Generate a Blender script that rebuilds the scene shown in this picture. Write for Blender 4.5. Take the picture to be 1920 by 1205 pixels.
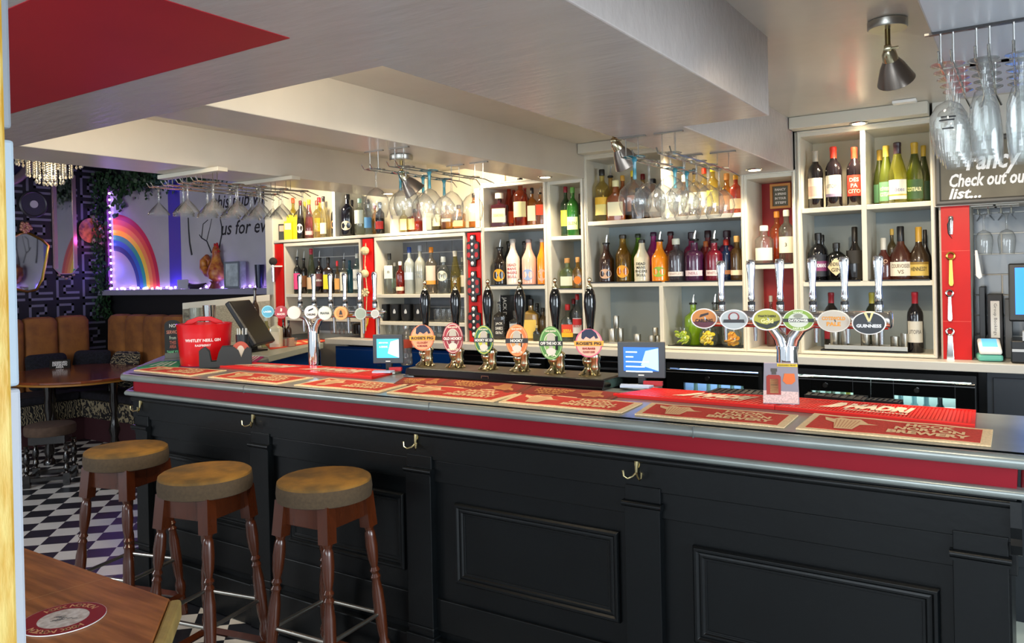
import bpy, math, random
from mathutils import Vector, Matrix
for o in list(bpy.data.objects): bpy.data.objects.remove(o)
scene = bpy.context.scene
COL = scene.collection
PI = math.pi
random.seed(7)

# ---------------------------------------------------------------- camera
F, YAW, PITCH, ROLL, CY, H = 1469.8, .581101, -.0044357, -.0216587, 521.14, 1.6
_w = Vector((-math.sin(YAW)*math.cos(PITCH), math.cos(YAW)*math.cos(PITCH), math.sin(PITCH)))
_r = Vector((math.cos(YAW), math.sin(YAW), 0)); _u = _r.cross(_w)
_r, _u = _r*math.cos(ROLL)+_u*math.sin(ROLL), -_r*math.sin(ROLL)+_u*math.cos(ROLL)
CAM = Vector((0, 0, H))
cd = bpy.data.cameras.new('camera'); cam = bpy.data.objects.new('camera', cd); COL.objects.link(cam)
m = Matrix((_r, _u, -_w)).transposed().to_4x4(); m.translation = CAM; cam.matrix_world = m
cd.sensor_width = 36; cd.lens = F/1920*36; cd.shift_y = -(602.5-CY)/1920; cd.clip_start = .02
scene.camera = cam

# ---------------------------------------------------------------- view, world, lights
vs = scene.view_settings
vs.view_transform = 'Standard'; vs.look = 'None'; vs.gamma = 1; vs.exposure = 0.75; vs.use_curve_mapping = False
scene.cycles.transparent_max_bounces = 40
scene.cycles.use_denoising = True
scene.cycles.max_bounces = 8
wd = bpy.data.worlds.new('world'); scene.world = wd; wd.use_nodes = True
wd.node_tree.nodes['Background'].inputs[0].default_value = (.80, .90, 1.0, 1)
wd.node_tree.nodes['Background'].inputs[1].default_value = .55

def lamp(name, kind, loc, power, col, target=None, size=.1, size_y=None, spot=60, blend=.6):
    d = bpy.data.lights.new(name, kind); d.energy = power; d.color = col
    o = bpy.data.objects.new(name, d); COL.objects.link(o); o.location = loc
    if kind == 'AREA':
        d.size = size
        if size_y: d.shape = 'RECTANGLE'; d.size_y = size_y
    else: d.shadow_soft_size = size
    if kind == 'SPOT': d.spot_size = math.radians(spot); d.spot_blend = blend
    if target is not None:
        o.rotation_euler = (Vector(target)-Vector(loc)).to_track_quat('-Z', 'Y').to_euler()
    return o
WARM = (1, .82, .58); DAY = (.82, .92, 1.0)
lamp('window_daylight', 'AREA', (2.6, 1.2, 1.5), 85, DAY, (-1, 2.6, 1.6), 2.2, 1.6)
lamp('window_daylight_behind', 'AREA', (-.8, -1.6, 1.6), 40, DAY, (-1.6, 3, 1.3), 2.4, 1.4)
lamp('daylight_on_seating', 'AREA', (-5.6, -.6, 2.0), 60, (.9, .95, 1), (-7, 4, .4), 1.6, 1.2)

# ---------------------------------------------------------------- helpers
def ray(x, y): return _w + _r*((x-960)/F) - _u*((y-CY)/F)
def at(x, y, X=None, Y=None, Z=None):
    d = ray(x, y)
    t = X/d.x if X is not None else (Y/d.y if Y is not None else (Z-H)/d.z)
    return CAM + d*t
def lin(h):
    h = h.lstrip('#'); o = []
    for i in (0, 2, 4):
        c = int(h[i:i+2], 16)/255; o.append(c/12.92 if c <= .04045 else ((c+.055)/1.055)**2.4)
    return (*o, 1)
_M = {}
def nt(name):
    mt = bpy.data.materials.new(name); mt.use_nodes = True; n = mt.node_tree; n.nodes.clear()
    out = n.nodes.new('ShaderNodeOutputMaterial'); return mt, n, out
def pm(col, rough=.5, metal=0, noise=0, scale=30, bump=0, coat=0, emit=0, col2=None, stretch=None, bscale=None, spec=.5, nmode=None):
    key = ('p', col, rough, metal, noise, scale, bump, coat, emit, col2, stretch, bscale, spec)
    if key in _M: return _M[key]
    mt, n, out = nt('paint_'+col.strip('#')); b = n.nodes.new('ShaderNodeBsdfPrincipled')
    n.links.new(b.outputs[0], out.inputs[0])
    c = lin(col); b.inputs['Base Color'].default_value = c
    b.inputs['Roughness'].default_value = rough; b.inputs['Metallic'].default_value = metal
    b.inputs['Coat Weight'].default_value = coat; b.inputs['Coat Roughness'].default_value = .08
    b.inputs['Specular IOR Level'].default_value = spec
    if emit: b.inputs['Emission Color'].default_value = c; b.inputs['Emission Strength'].default_value = emit
    if noise or bump or col2:
        tc = n.nodes.new('ShaderNodeTexCoord'); mp = n.nodes.new('ShaderNodeMapping')
        n.links.new(tc.outputs['Object'], mp.inputs[0])
        if stretch: mp.inputs['Scale'].default_value = stretch
        nz = n.nodes.new('ShaderNodeTexNoise'); nz.inputs['Scale'].default_value = scale; nz.inputs['Detail'].default_value = 5
        n.links.new(mp.outputs[0], nz.inputs[0])
        if noise or col2:
            cr = n.nodes.new('ShaderNodeValToRGB'); e = cr.color_ramp.elements
            e[0].position = .35; e[1].position = .65
            if col2: e[0].color = c; e[1].color = lin(col2)
            else:
                e[0].color = (*[v*(1-noise) for v in c[:3]], 1); e[1].color = (*[min(1, v*(1+noise)) for v in c[:3]], 1)
            n.links.new(nz.outputs[0], cr.inputs[0]); n.links.new(cr.outputs[0], b.inputs['Base Color'])
        if bump:
            n2 = nz
            if bscale:
                n2 = n.nodes.new('ShaderNodeTexNoise'); n2.inputs['Scale'].default_value = bscale; n2.inputs['Detail'].default_value = 6
                n.links.new(mp.outputs[0], n2.inputs[0])
            bp = n.nodes.new('ShaderNodeBump'); bp.inputs['Strength'].default_value = bump; bp.inputs['Distance'].default_value = .01
            n.links.new(n2.outputs[0], bp.inputs['Height']); n.links.new(bp.outputs[0], b.inputs['Normal'])
    _M[key] = mt; return mt
def glass(col='#ffffff', body=0.0, bcol=None, gl=1.0, edge=.55):
    """thin walled glass: tinted see-through, darker at the edges, mirror reflections by Fresnel, optional milky body"""
    key = ('g', col, body, bcol, gl, edge)
    if key in _M: return _M[key]
    mt, n, out = nt('glass_'+col.strip('#')); c = (*[v**.5 for v in lin(col)[:3]], 1)   # the eye looks through two walls
    lw = n.nodes.new('ShaderNodeLayerWeight'); lw.inputs[0].default_value = .3
    mx = n.nodes.new('ShaderNodeMix'); mx.data_type = 'RGBA'
    mx.inputs['A'].default_value = c; mx.inputs['B'].default_value = (*[v*edge for v in c[:3]], 1)
    n.links.new(lw.outputs['Facing'], mx.inputs['Factor'])
    tr = n.nodes.new('ShaderNodeBsdfTransparent'); n.links.new(mx.outputs['Result'], tr.inputs[0]); cur = tr
    if body:
        df = n.nodes.new('ShaderNodeBsdfPrincipled'); df.inputs['Base Color'].default_value = lin(bcol or col); df.inputs['Roughness'].default_value = .3
        ms = n.nodes.new('ShaderNodeMixShader'); ms.inputs[0].default_value = body
        n.links.new(tr.outputs[0], ms.inputs[1]); n.links.new(df.outputs[0], ms.inputs[2]); cur = ms
    g = n.nodes.new('ShaderNodeBsdfGlossy'); g.inputs['Roughness'].default_value = .03
    l2 = n.nodes.new('ShaderNodeLayerWeight'); l2.inputs[0].default_value = .5
    pw_ = n.nodes.new('ShaderNodeMath'); pw_.operation = 'POWER'; pw_.inputs[1].default_value = 3.5; n.links.new(l2.outputs['Facing'], pw_.inputs[0])
    mu = n.nodes.new('ShaderNodeMath'); mu.operation = 'MULTIPLY_ADD'; mu.inputs[1].default_value = .8*gl; mu.inputs[2].default_value = .05*gl
    mu.use_clamp = True; n.links.new(pw_.outputs[0], mu.inputs[0])
    m2 = n.nodes.new('ShaderNodeMixShader'); n.links.new(mu.outputs[0], m2.inputs[0])
    n.links.new(cur.outputs[0], m2.inputs[1]); n.links.new(g.outputs[0], m2.inputs[2]); n.links.new(m2.outputs[0], out.inputs[0])
    _M[key] = mt; return mt

# text outlines, flat, centred on 0 with unit height of a capital
_T = {}
def text_geo(s, bold=0.0, shear=0.0):
    k = (s, bold, shear)
    if k in _T: return _T[k]
    cu = bpy.data.curves.new('lettering', 'FONT'); cu.body = s; cu.size = 1; cu.offset = bold; cu.shear = shear
    cu.align_x = 'CENTER'; cu.resolution_u = 2; cu.fill_mode = 'FRONT'
    ob = bpy.data.objects.new('lettering', cu); me = bpy.data.meshes.new_from_object(ob)
    v = [(p.co.x, p.co.y) for p in me.vertices]; f = [tuple(p.vertices) for p in me.polygons]
    x0 = min(p[0] for p in v); x1 = max(p[0] for p in v); y0 = min(p[1] for p in v); y1 = max(p[1] for p in v)
    v = [(p[0]-(x0+x1)/2, p[1]-(y0+y1)/2) for p in v]
    bpy.data.objects.remove(ob); bpy.data.curves.remove(cu); bpy.data.meshes.remove(me)
    _T[k] = (v, f, x1-x0, y1-y0); return _T[k]

class B:
    """collects geometry for ONE mesh object"""
    def __init__(s): s.v = []; s.f = []; s.m = []; s.mi = 0
    def add(s, vs, fs):
        o = len(s.v); s.v += [tuple(p) for p in vs]; s.f += [tuple(i+o for i in f) for f in fs]; s.m += [s.mi]*len(fs); return s
    def box(s, x0, x1, y0, y1, z0, z1):
        if x0 > x1: x0, x1 = x1, x0
        if y0 > y1: y0, y1 = y1, y0
        if z0 > z1: z0, z1 = z1, z0
        return s.add([(x0,y0,z0),(x1,y0,z0),(x1,y1,z0),(x0,y1,z0),(x0,y0,z1),(x1,y0,z1),(x1,y1,z1),(x0,y1,z1)],
                     [(0,3,2,1),(4,5,6,7),(0,1,5,4),(1,2,6,5),(2,3,7,6),(3,0,4,7)])
    def loft(s, rings, seg=20, cx=0, cy=0, cap=(True, True)):
        """rings of (z, rx, ry, n): superellipse cross-sections stacked in z"""
        vs = []; fs = []
        for z, rx, ry, n in rings:
            for i in range(seg):
                a = 2*PI*i/seg; c, q = math.cos(a), math.sin(a)
                e = 2/n
                vs.append((cx+rx*math.copysign(abs(c)**e, c), cy+ry*math.copysign(abs(q)**e, q), z))
        for k in range(len(rings)-1):
            for i in range(seg):
                j = (i+1) % seg; fs.append((k*seg+i, k*seg+j, (k+1)*seg+j, (k+1)*seg+i))
        if cap[0]: fs.append(tuple(reversed(range(seg))))
        if cap[1]: fs.append(tuple(range((len(rings)-1)*seg, len(rings)*seg)))
        return s.add(vs, fs)
    def lathe(s, prof, seg=20, cx=0, cy=0, cap=(True, True)):
        return s.loft([(z, r, r, 2) for r, z in prof], seg, cx, cy, cap)
    def tube(s, pts, r, seg=8, closed=False):
        pts = [Vector(p) for p in pts]; n = len(pts); rs = r if isinstance(r, (list, tuple)) else [r]*n
        vs = []; up = None
        for k, p in enumerate(pts):
            a = pts[k-1] if k or closed else p; b = pts[(k+1) % n] if k < n-1 or closed else p
            t = (b-a).normalized()
            if up is None: up = Vector((0,0,1)) if abs(t.z) < .9 else Vector((1,0,0))
            x = t.cross(up).normalized(); up = x.cross(t).normalized()
            for i in range(seg):
                g = 2*PI*i/seg; vs.append(p+(x*math.cos(g)+up*math.sin(g))*rs[k])
        fs = []
        for k in range(n if closed else n-1):
            k2 = (k+1) % n
            for i in range(seg):
                j = (i+1) % seg; fs.append((k*seg+i, k2*seg+i, k2*seg+j, k*seg+j))
        if not closed: fs += [tuple(range(seg)), tuple(reversed(range((n-1)*seg, n*seg)))]
        return s.add(vs, fs)
    def prism(s, poly, lo, hi, axis='z'):
        n = len(poly)
        def p3(p, t): return {'z': (p[0], p[1], t), 'y': (p[0], t, p[1]), 'x': (t, p[0], p[1])}[axis]
        vs = [p3(p, lo) for p in poly]+[p3(p, hi) for p in poly]
        fs = [tuple(reversed(range(n))), tuple(range(n, 2*n))]+[(i, (i+1) % n, n+(i+1) % n, n+i) for i in range(n)]
        return s.add(vs, fs)
    def frame(s, x0, x1, z0, z1, y, prof, axis='y'):
        """mitred rectangular moulding; prof = [(inset, depth towards viewer)]"""
        vs = []; fs = []
        for d, t in prof:
            for (x, z) in ((x0+d, z0+d), (x1-d, z0+d), (x1-d, z1-d), (x0+d, z1-d)):
                vs.append((x, y-t, z) if axis == 'y' else (y-t, x, z))
        for k in range(len(prof)-1):
            for i in range(4):
                j = (i+1) % 4; fs.append((k*4+i, k*4+j, (k+1)*4+j, (k+1)*4+i))
        return s.add(vs, fs)
    def sphere(s, c, r, seg=14, rings=8, sz=1):
        return s.lathe_at(c, [(max(1e-4, r*math.sin(PI*k/rings)), -r*sz*math.cos(PI*k/rings)) for k in range(rings+1)], seg)
    def lathe_at(s, c, prof, seg=14):
        b = B(); b.lathe(prof, seg); return s.add([(p[0]+c[0], p[1]+c[1], p[2]+c[2]) for p in b.v], b.f)
    def merge(s, b, mat=None):
        vs = [mat @ Vector(p) for p in b.v] if mat is not None else b.v
        return s.add(vs, b.f)
    def text(s, t, f, w=None, h=None, bold=.0, shear=0, cx=0, cz=0):
        """f maps (u, v) in metres to a point; w/h limit the size"""
        v, fs, tw, th = text_geo(t, bold, shear)
        if w and h: sx, sy = w/tw, h/th
        elif w: sx = sy = w/tw
        else: sx = sy = h/th
        return s.add([f(cx+p[0]*sx, cz+p[1]*sy) for p in v], fs)
    def obj(s, name, mat, parent=None, smooth=False, bevel=0, loc=None, rot=None, solid=0, sub=0):
        me = bpy.data.meshes.new(name); me.from_pydata(s.v, [], s.f)
        for mt in (mat if isinstance(mat, (list, tuple)) else [mat]): me.materials.append(mt)
        if any(s.m): me.polygons.foreach_set('material_index', s.m)
        if smooth:
            me.polygons.foreach_set('use_smooth', [True]*len(me.polygons))
            me.update()
            try: me.set_sharp_from_angle(angle=math.radians(38))
            except Exception: pass
        me.update(); o = bpy.data.objects.new(name, me); COL.objects.link(o)
        if parent: o.parent = parent
        if loc: o.location = loc
        if rot: o.rotation_euler = rot
        if solid:
            md = o.modifiers.new('solid', 'SOLIDIFY'); md.thickness = solid; md.offset = 0
        if bevel:
            md = o.modifiers.new('bevel', 'BEVEL'); md.width = bevel; md.segments = 2; md.limit_method = 'ANGLE'
        if sub:
            md = o.modifiers.new('sub', 'SUBSURF'); md.levels = sub; md.render_levels = sub
        return o
def tag(o, label, cat, group=None):
    o['label'] = label; o['category'] = cat
    if group: o['group'] = group
    return o
def thing(name, label, cat, loc=(0,0,0), rz=0, group=None):
    o = bpy.data.objects.new(name, None); COL.objects.link(o); o.empty_display_size = .05
    o.location = loc; o.rotation_euler = (0, 0, rz); return tag(o, label, cat, group)
def struct(o):
    o['kind'] = 'structure'; return o
def dup(root, loc, rz=0, label=None, group=None):
    def cp(o, par):
        c = o.copy(); COL.objects.link(c)
        if par: c.parent = par
        for ch in o.children: cp(ch, c)
        return c
    r = cp(root, None); r.location = loc; r.rotation_euler = (0, 0, rz)
    if label: r['label'] = label
    if group: r['group'] = group
    return r
def face_cam(x, y, k=.6): return math.atan2(-x, y)*k
def ell(cx, cz, rx, rz, n=32, a0=0, a1=2*PI): return [(cx+rx*math.cos(a0+(a1-a0)*i/n), cz+rz*math.sin(a0+(a1-a0)*i/n)) for i in range(n)]

# ---------------------------------------------------------------- shared materials
CEIL = pm('#aba39f', .27, noise=.03, scale=5, bump=.25, bscale=10, stretch=(1, 4, 3))
CEILW = pm('#c4beb2', .3, noise=.03, scale=5, bump=.12, bscale=14)
FRAME = pm('#cdc8b8', .38)
INNER = pm('#8f9a9c', .5)
INNERW = pm('#cfc7ae', .5)
STEEL = pm('#c9c9c6', .16, 1)
BRUSH = pm('#b8b6ad', .32, 1)
CHROME = pm('#e6e8ea', .06, 1)
BRASS = pm('#c9b98a', .2, 1)
GOLD = pm('#c8a24a', .28, 1)
BLACK = pm('#0b0c0e', .35)
BLACKG = pm('#08090a', .1, coat=.5)
BARBLACK = pm('#05080a', .36, spec=.3, noise=.12, scale=9, bump=.05, bscale=40)
WHITE = pm('#ecebe6', .5)
REDP = pm('#c01a16', .35)

# ================================================================ STRUCTURE
ZC, Z1, Z2 = 2.365, 2.106, 2.17
# floor, diamond checker in vinyl tiles
def floor_mat():
    mt, n, out = nt('checker_tiles'); b = n.nodes.new('ShaderNodeBsdfPrincipled'); n.links.new(b.outputs[0], out.inputs[0])
    tc = n.nodes.new('ShaderNodeTexCoord'); sp = n.nodes.new('ShaderNodeSeparateXYZ'); n.links.new(tc.outputs['Object'], sp.inputs[0])
    def mth(op, a, b2=None):
        k = n.nodes.new('ShaderNodeMath'); k.operation = op
        for i, x in enumerate((a, b2)):
            if x is None: continue
            if isinstance(x, (int, float)): k.inputs[i].default_value = x
            else: n.links.new(x, k.inputs[i])
        return k.outputs[0]
    p = mth('DIVIDE', mth('ADD', sp.outputs[0], 5.914), .232); q = mth('DIVIDE', mth('SUBTRACT', sp.outputs[1], 2.743), .2205)
    a = mth('ADD', p, q); c = mth('SUBTRACT', p, q)
    k = mth('FLOORED_MODULO', mth('ADD', mth('FLOOR', a), mth('FLOOR', c)), 2)
    nz = n.nodes.new('ShaderNodeTexNoise'); nz.inputs['Scale'].default_value = 6; n.links.new(tc.outputs['Object'], nz.inputs[0])
    mx = n.nodes.new('ShaderNodeMix'); mx.data_type = 'RGBA'; n.links.new(k, mx.inputs['Factor'])
    mx.inputs['A'].default_value = lin('#20232b'); mx.inputs['B'].default_value = lin('#e4e2dc')
    m2 = n.nodes.new('ShaderNodeMix'); m2.data_type = 'RGBA'; m2.blend_type = 'MULTIPLY'; m2.inputs['Factor'].default_value = .25
    n.links.new(mx.outputs['Result'], m2.inputs['A']); n.links.new(nz.outputs[0], m2.inputs['B']); n.links.new(m2.outputs['Result'], b.inputs['Base Color'])
    b.inputs['Roughness'].default_value = .34
    return mt
struct(B().box(-11, 3, -2.5, 7, -.05, 0).obj('floor', floor_mat()))
struct(B().box(-.6, 3, 3.3, 7, .0005, .004).obj('floor_vinyl', pm('#9fb4bb', .4)))

# ceiling and its beams
b = B()
b.prism([(-12, -1.6), (-.703, -1.6), (-.703, 2.64), (-1.0, 2.64), (-1.0, 4.2), (-1.285, 4.2), (-1.285, 1.41), (-12, 1.41)], Z1, 2.5)
struct(b.obj('ceiling_soffit', CEIL, bevel=.004))
struct(B().box(-2.50, -2.215, 1.41, 4.2, Z2, 2.5).obj('ceiling_beam', CEILW, bevel=.004))
struct(B().box(-3.81, -3.44, 1.41, 4.2, Z2, 2.6).obj('ceiling_beam', CEILW, bevel=.004))
struct(B().box(-.167, 1.5, -1.6, 2.75, Z1, 2.5).obj('ceiling_beam', pm('#a9acb2', .45, noise=.03, scale=5, bump=.1, bscale=14), bevel=.004))
struct(B().box(-3.8, 1.5, -1.6, 5.2, ZC, 2.5).obj('ceiling', CEILW))
struct(B().box(-12, -3.8, 1.41, 6.5, 3.0, 3.1).obj('ceiling_lounge', pm('#17161c', .7)))
struct(B().prism([(-12, .70), (-1.283, .70), (-1.283, 1.125), (-12, 1.125)], Z1-.0015, Z1+.01).obj('ceiling_red_panel', pm('#a01c26', .45, noise=.05, scale=3, spec=.3)))
# back wall behind the shelves, walls of the lounge
struct(B().box(-5.05, 1.5, 4.52, 4.62, 0, 3.0).obj('wall_back', pm('#b9b3a4', .6)))
struct(B().box(1.5, 1.6, 2.6, 5.2, 0, 2.5).obj('wall_right', pm('#aab0b3', .6)))
# ================================================================ THE BAR
ZT = 1.115
zinc = pm('#8d9491', .3, .45, noise=.1, scale=6, bump=.03)
bar = thing('bar_counter', 'long black panelled bar counter with grey metal top and dark red band', 'bar counter', (0, 0, 0))
poly = [(0, 2.36), (0, 2.98), (-3.85, 2.98), (-3.95, 3.24), (-4.95, 3.24), (-4.09, 2.39), (-4.04, 2.36)]
B().prism(poly, ZT-.03, ZT).obj('countertop', zinc, bar, bevel=.006)
def nosing(y, z, r, x0=-4.04, x1=0.01, flat=.02):
    b = B(); seg = 10
    pr = [(y+flat, z+r)]+[(y-r*math.sin(PI*i/seg), z+r*math.cos(PI*i/seg)) for i in range(seg+1)]+[(y+flat, z-r)]
    b.prism(pr, x0, x1, 'x'); return b
b = nosing(2.352, ZT-.0175, .0175, flat=.04)
b.obj('nosing', zinc, bar, smooth=True)
nosing(2.366, 1.012, .0125, flat=.03).obj('lower_nosing', zinc, bar, smooth=True)
# side noses
B().tube([(-4.03, 2.352, ZT-.0175), (-4.10, 2.39, ZT-.0175), (-4.96, 3.24, ZT-.0175)], .0175, 10).obj('nosing', zinc, bar, smooth=True)
B().tube([(-4.01, 2.366, 1.012), (-4.08, 2.40, 1.012), (-4.94, 3.25, 1.012)], .0125, 10).obj('lower_nosing', zinc, bar, smooth=True)
B().tube([(.0, 2.352, ZT-.0175), (.0, 2.98, ZT-.0175)], .0175, 10).obj('nosing', zinc, bar, smooth=True)
B().tube([(-.01, 2.366, 1.012), (-.01, 2.98, 1.012)], .0125, 10).obj('lower_nosing', zinc, bar, smooth=True)
for x in (-3.03, -1.93, -.875):
    B().box(x, x+.0015, 2.3335, 2.352, ZT-.034, ZT).obj('joint_line', pm('#55595a', .5), bar)
redb = pm('#8c0f20', .42, noise=.06, scale=4, spec=.2)
B().prism([(-.03, 2.377), (-.03, 2.95), (-3.8, 2.95), (-4.88, 3.2), (-4.03, 2.40), (-3.98, 2.377)], 1.0, 1.09).obj('red_band', redb, bar)
B().prism([(-.045, 2.385), (-.045, 2.9), (-3.8, 2.9), (-4.70, 3.1), (-4.01, 2.42), (-3.97, 2.385)], 0, 1.005).obj('body', BARBLACK, bar)
B().box(-3.98, -.03, 2.365, 2.39, .885, 1.0).obj('frieze', BARBLACK, bar, bevel=.003)
nosing(2.37, .985, .012, -3.99, -.02).obj('bed_moulding', BARBLACK, bar, smooth=True)
B().box(-3.98, -.03, 2.372, 2.39, .80, .885).obj('rail', BARBLACK, bar, bevel=.003)
B().box(-3.98, -.03, 2.372, 2.39, .22, .345).obj('lower_rail', BARBLACK, bar, bevel=.003)
B().box(-3.99, -.02, 2.35, 2.39, 0, .19).obj('plinth', BARBLACK, bar, bevel=.006)
prof = [(0, 0), (.0, .012), (.006, .02), (.014, .02), (.02, .012), (.026, .014), (.032, .014), (.036, .008), (.044, .008), (.046, -.004)]
for i in range(5):
    xr = -.05-.9465*i
    wp = .125 if i < 4 else .10
    B().box(xr-wp, xr, 2.35, 2.39, .0, .83).box(xr-wp, xr, 2.358, 2.39, .85, .90).obj('pilaster', BARBLACK, bar, bevel=.002)
    nosing(2.35, .842, .009, xr-.132, xr+.007).box(xr-.13, xr+.004, 2.345, 2.39, .826, .833).obj('capital', BARBLACK, bar, smooth=True)
    B().box(xr-.132, xr+.007, 2.34, 2.39, .0, .20).box(xr-.129, xr+.004, 2.345, 2.39, .22, .235).obj('pilaster_base', BARBLACK, bar, bevel=.004)
    if i < 4:
        x1 = xr-.158; x0 = x1-.69
        B().frame(x0, x1, .425, .732, 2.385, prof).obj('panel_moulding', BARBLACK, bar, smooth=False, bevel=.001)
        B().box(x0+.04, x1-.04, 2.38, 2.39, .46, .70).obj('panel', BARBLACK, bar)
# scrolled bracket shape of the right end
B().prism([(2.385, .995), (2.355, .995), (2.35, .93), (2.36, .90), (2.35, .885), (2.36, .86), (2.385, .85)], -.045, -.02, 'x').obj('end_bracket', BARBLACK, bar)
# hooks
def hook(x, y, z, label):
    t = thing('coat_hook', label, 'hook', (x, y, z), 0, 'coat hooks under the bar top')
    B().loft([(0, .010, .013, 2), (.003, .010, .013, 2)], 14).obj('back_plate', BRASS, t, smooth=True, rot=(PI/2, 0, 0), loc=(0, 0, .03))
    B().tube([(0, -.004, .04), (0, -.008, .02), (0, -.010, 0)], [.009, .006, .004]).obj('stem', BRASS, t, smooth=True)
    for sx in (-1, 1):
        B().tube([(0, -.010, .004), (sx*.010, -.020, -.008), (sx*.022, -.034, -.012), (sx*.031, -.042, -.003), (sx*.033, -.042, .016)], [.004, .0035, .003, .003, .004]).obj('prong', BRASS, t, smooth=True)
    return t
for x, s in ((-1.077, 'brass double coat hook on the black bar front, nearest the right end'), (-2.019, 'brass double coat hook on the bar front right of the third stool seat'),
             (-2.998, 'brass double coat hook on the bar front above the middle stool'), (-3.90, 'brass double coat hook at the far left end of the bar front')):
    hook(x, 2.365, .94, s)

# ================================================================ STOOLS
WOOD = pm('#4a200c', .26, noise=.10, scale=14, stretch=(4, 4, .6), coat=.4)
VELV = pm('#8f6420', .85, noise=.35, scale=9, col2='#5e451c', bump=.3, bscale=60)  # seat top: its brighter gold takes in the light from above
VSIDE = pm('#4a3b28', .9, noise=.12, scale=80, bump=.2)
def turned_leg(b, top, bot, square=.135):
    """square block at the top, then turned beads"""
    top, bot = Vector(top), Vector(bot); L = (top-bot).length
    d = (bot-top).normalized(); q = Vector((0, 0, -1)).rotation_difference(d)
    bb = B()
    w = .024
    sq = square
    bb.box(-w, w, -w, w, -sq, 0)
    pts = [(.019, sq), (.014, sq+.012), (.018, sq+.02), (.019, sq+.03), (.021, sq+.06), (.018, sq+.10), (.012, sq+.125), (.018, sq+.135), (.012, sq+.145), (.018, sq+.155), (.014, sq+.165),
           (.020, sq+.2), (.021, sq+.26), (.018, sq+.32), (.014, sq+.345), (.020, sq+.36), (.021, sq+.38), (.014, sq+.40)]
    k = (L-.02-sq)/(.46)
    pts = [(r*1.15, sq+(z-sq)*k) for r, z in pts]+[(.019, L-.03), (.017, L)]
    bb.lathe([(r, -z) for r, z in reversed(pts)], 14)
    bb.v = [tuple(top+q @ Vector(p)) for p in bb.v]
    return b.merge(bb)
def bar_stool(label, loc, rz):
    t = thing('bar_stool', label, 'bar stool', loc, rz, 'bar stools in front of the bar')
    R = .181
    B().lathe([(.02, .83), (R-.012, .83), (R-.002, .823), (R, .81)], 36, cap=(True, True)).obj('seat_top', VELV, t, smooth=True)
    B().lathe([(R-.012, .75), (R, .755), (R+.003, .785), (R, .813), (R-.003, .82)], 36).obj('seat_side', VSIDE, t, smooth=True)
    sq = .108; ft = .165
    fr = B(); fr.box(-sq, sq, -sq-.01, -sq+.01, .665, .755).box(-sq, sq, sq-.01, sq+.01, .665, .755).box(-sq-.01, -sq+.01, -sq, sq, .665, .755).box(sq-.01, sq+.01, -sq, sq, .665, .755)
    fr.obj('apron', WOOD, t, bevel=.002)
    for sx in (-1, 1):
        for sy in (-1, 1):
            turned_leg(B(), (sx*sq, sy*sq, .755), (sx*ft, sy*ft, 0)).obj('leg', WOOD, t, smooth=True)
    def rail(z, a, b2):
        f = lambda z: sq+(ft-sq)*(.755-z)/.755
        k = f(z); return [(a[0]*k, a[1]*k, z), (b2[0]*k, b2[1]*k, z)]
    for a, c, z in (((-1,-1),(1,-1),.27), ((-1,1),(1,1),.27), ((-1,-1),(-1,1),.27), ((1,-1),(1,1),.27)):
        B().tube(rail(z, a, c), .0085, 10).obj('foot_rail', BRUSH, t, smooth=True)
    for a, c, z in (((-1,-1),(1,-1),.09), ((-1,1),(1,1),.09), ((-1,-1),(-1,1),.09), ((1,-1),(1,1),.09)):
        p, q = rail(z, a, c); p = Vector(p); q = Vector(q); bb = B().tube([p, q], .017, 4); bb.obj('stretcher', WOOD, t)
    return t
s2 = at(385, 882, Z=.83); s3 = at(608, 893, Z=.83); s1 = at(237, 838, Z=.83)
st = bar_stool('middle one of the three tall wooden stools with brown velvet seats along the bar', (s2.x, s2.y, 0), math.radians(11))
dup(st, (s3.x, s3.y, 0), math.radians(4), 'rightmost tall wooden stool with a golden brown velvet seat at the bar')
dup(st, (s1.x, s1.y, 0), math.radians(14), 'leftmost of the three tall bar stools, its darker brown seat farthest away')

DARKW = pm('#15100e', .18, coat=.5)
ls = at(94, 795, Z=.47)
t = thing('low_stool', 'low round brown stool on black turned legs beside the round table', 'stool', (ls.x, ls.y, 0), .9)
B().lathe([(.02, .475), (.17, .475), (.182, .468), (.187, .45), (.187, .405), (.18, .395)], 32).obj('seat', pm('#4a382c', .9, noise=.15, scale=30, bump=.2), t, smooth=True)
B().box(-.13, .13, -.13, .13, .33, .395).obj('apron', DARKW, t, bevel=.003)
for sx in (-1, 1):
    for sy in (-1, 1):
        b = B(); P = (sx*.14, sy*.14)
        b.lathe([(.016, .10), (.012, .11), (.024, .135), (.018, .16), (.011, .175), (.02, .19), (.026, .215), (.02, .25), (.012, .27), (.024, .29), (.014, .31), (.02, .33)], 14, *P)
        b.box(P[0]-.024, P[0]+.024, P[1]-.024, P[1]+.024, 0, .10)
        b.obj('leg', DARKW, t, smooth=True)
for sx in (-1, 1):
    B().box(sx*.14-.012, sx*.14+.012, -.14, .14, .045, .075).obj('stretcher', DARKW, t, bevel=.002)
    B().box(-.14, .14, sx*.14-.012, sx*.14+.012, .045, .075).obj('stretcher', DARKW, t, bevel=.002)

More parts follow.
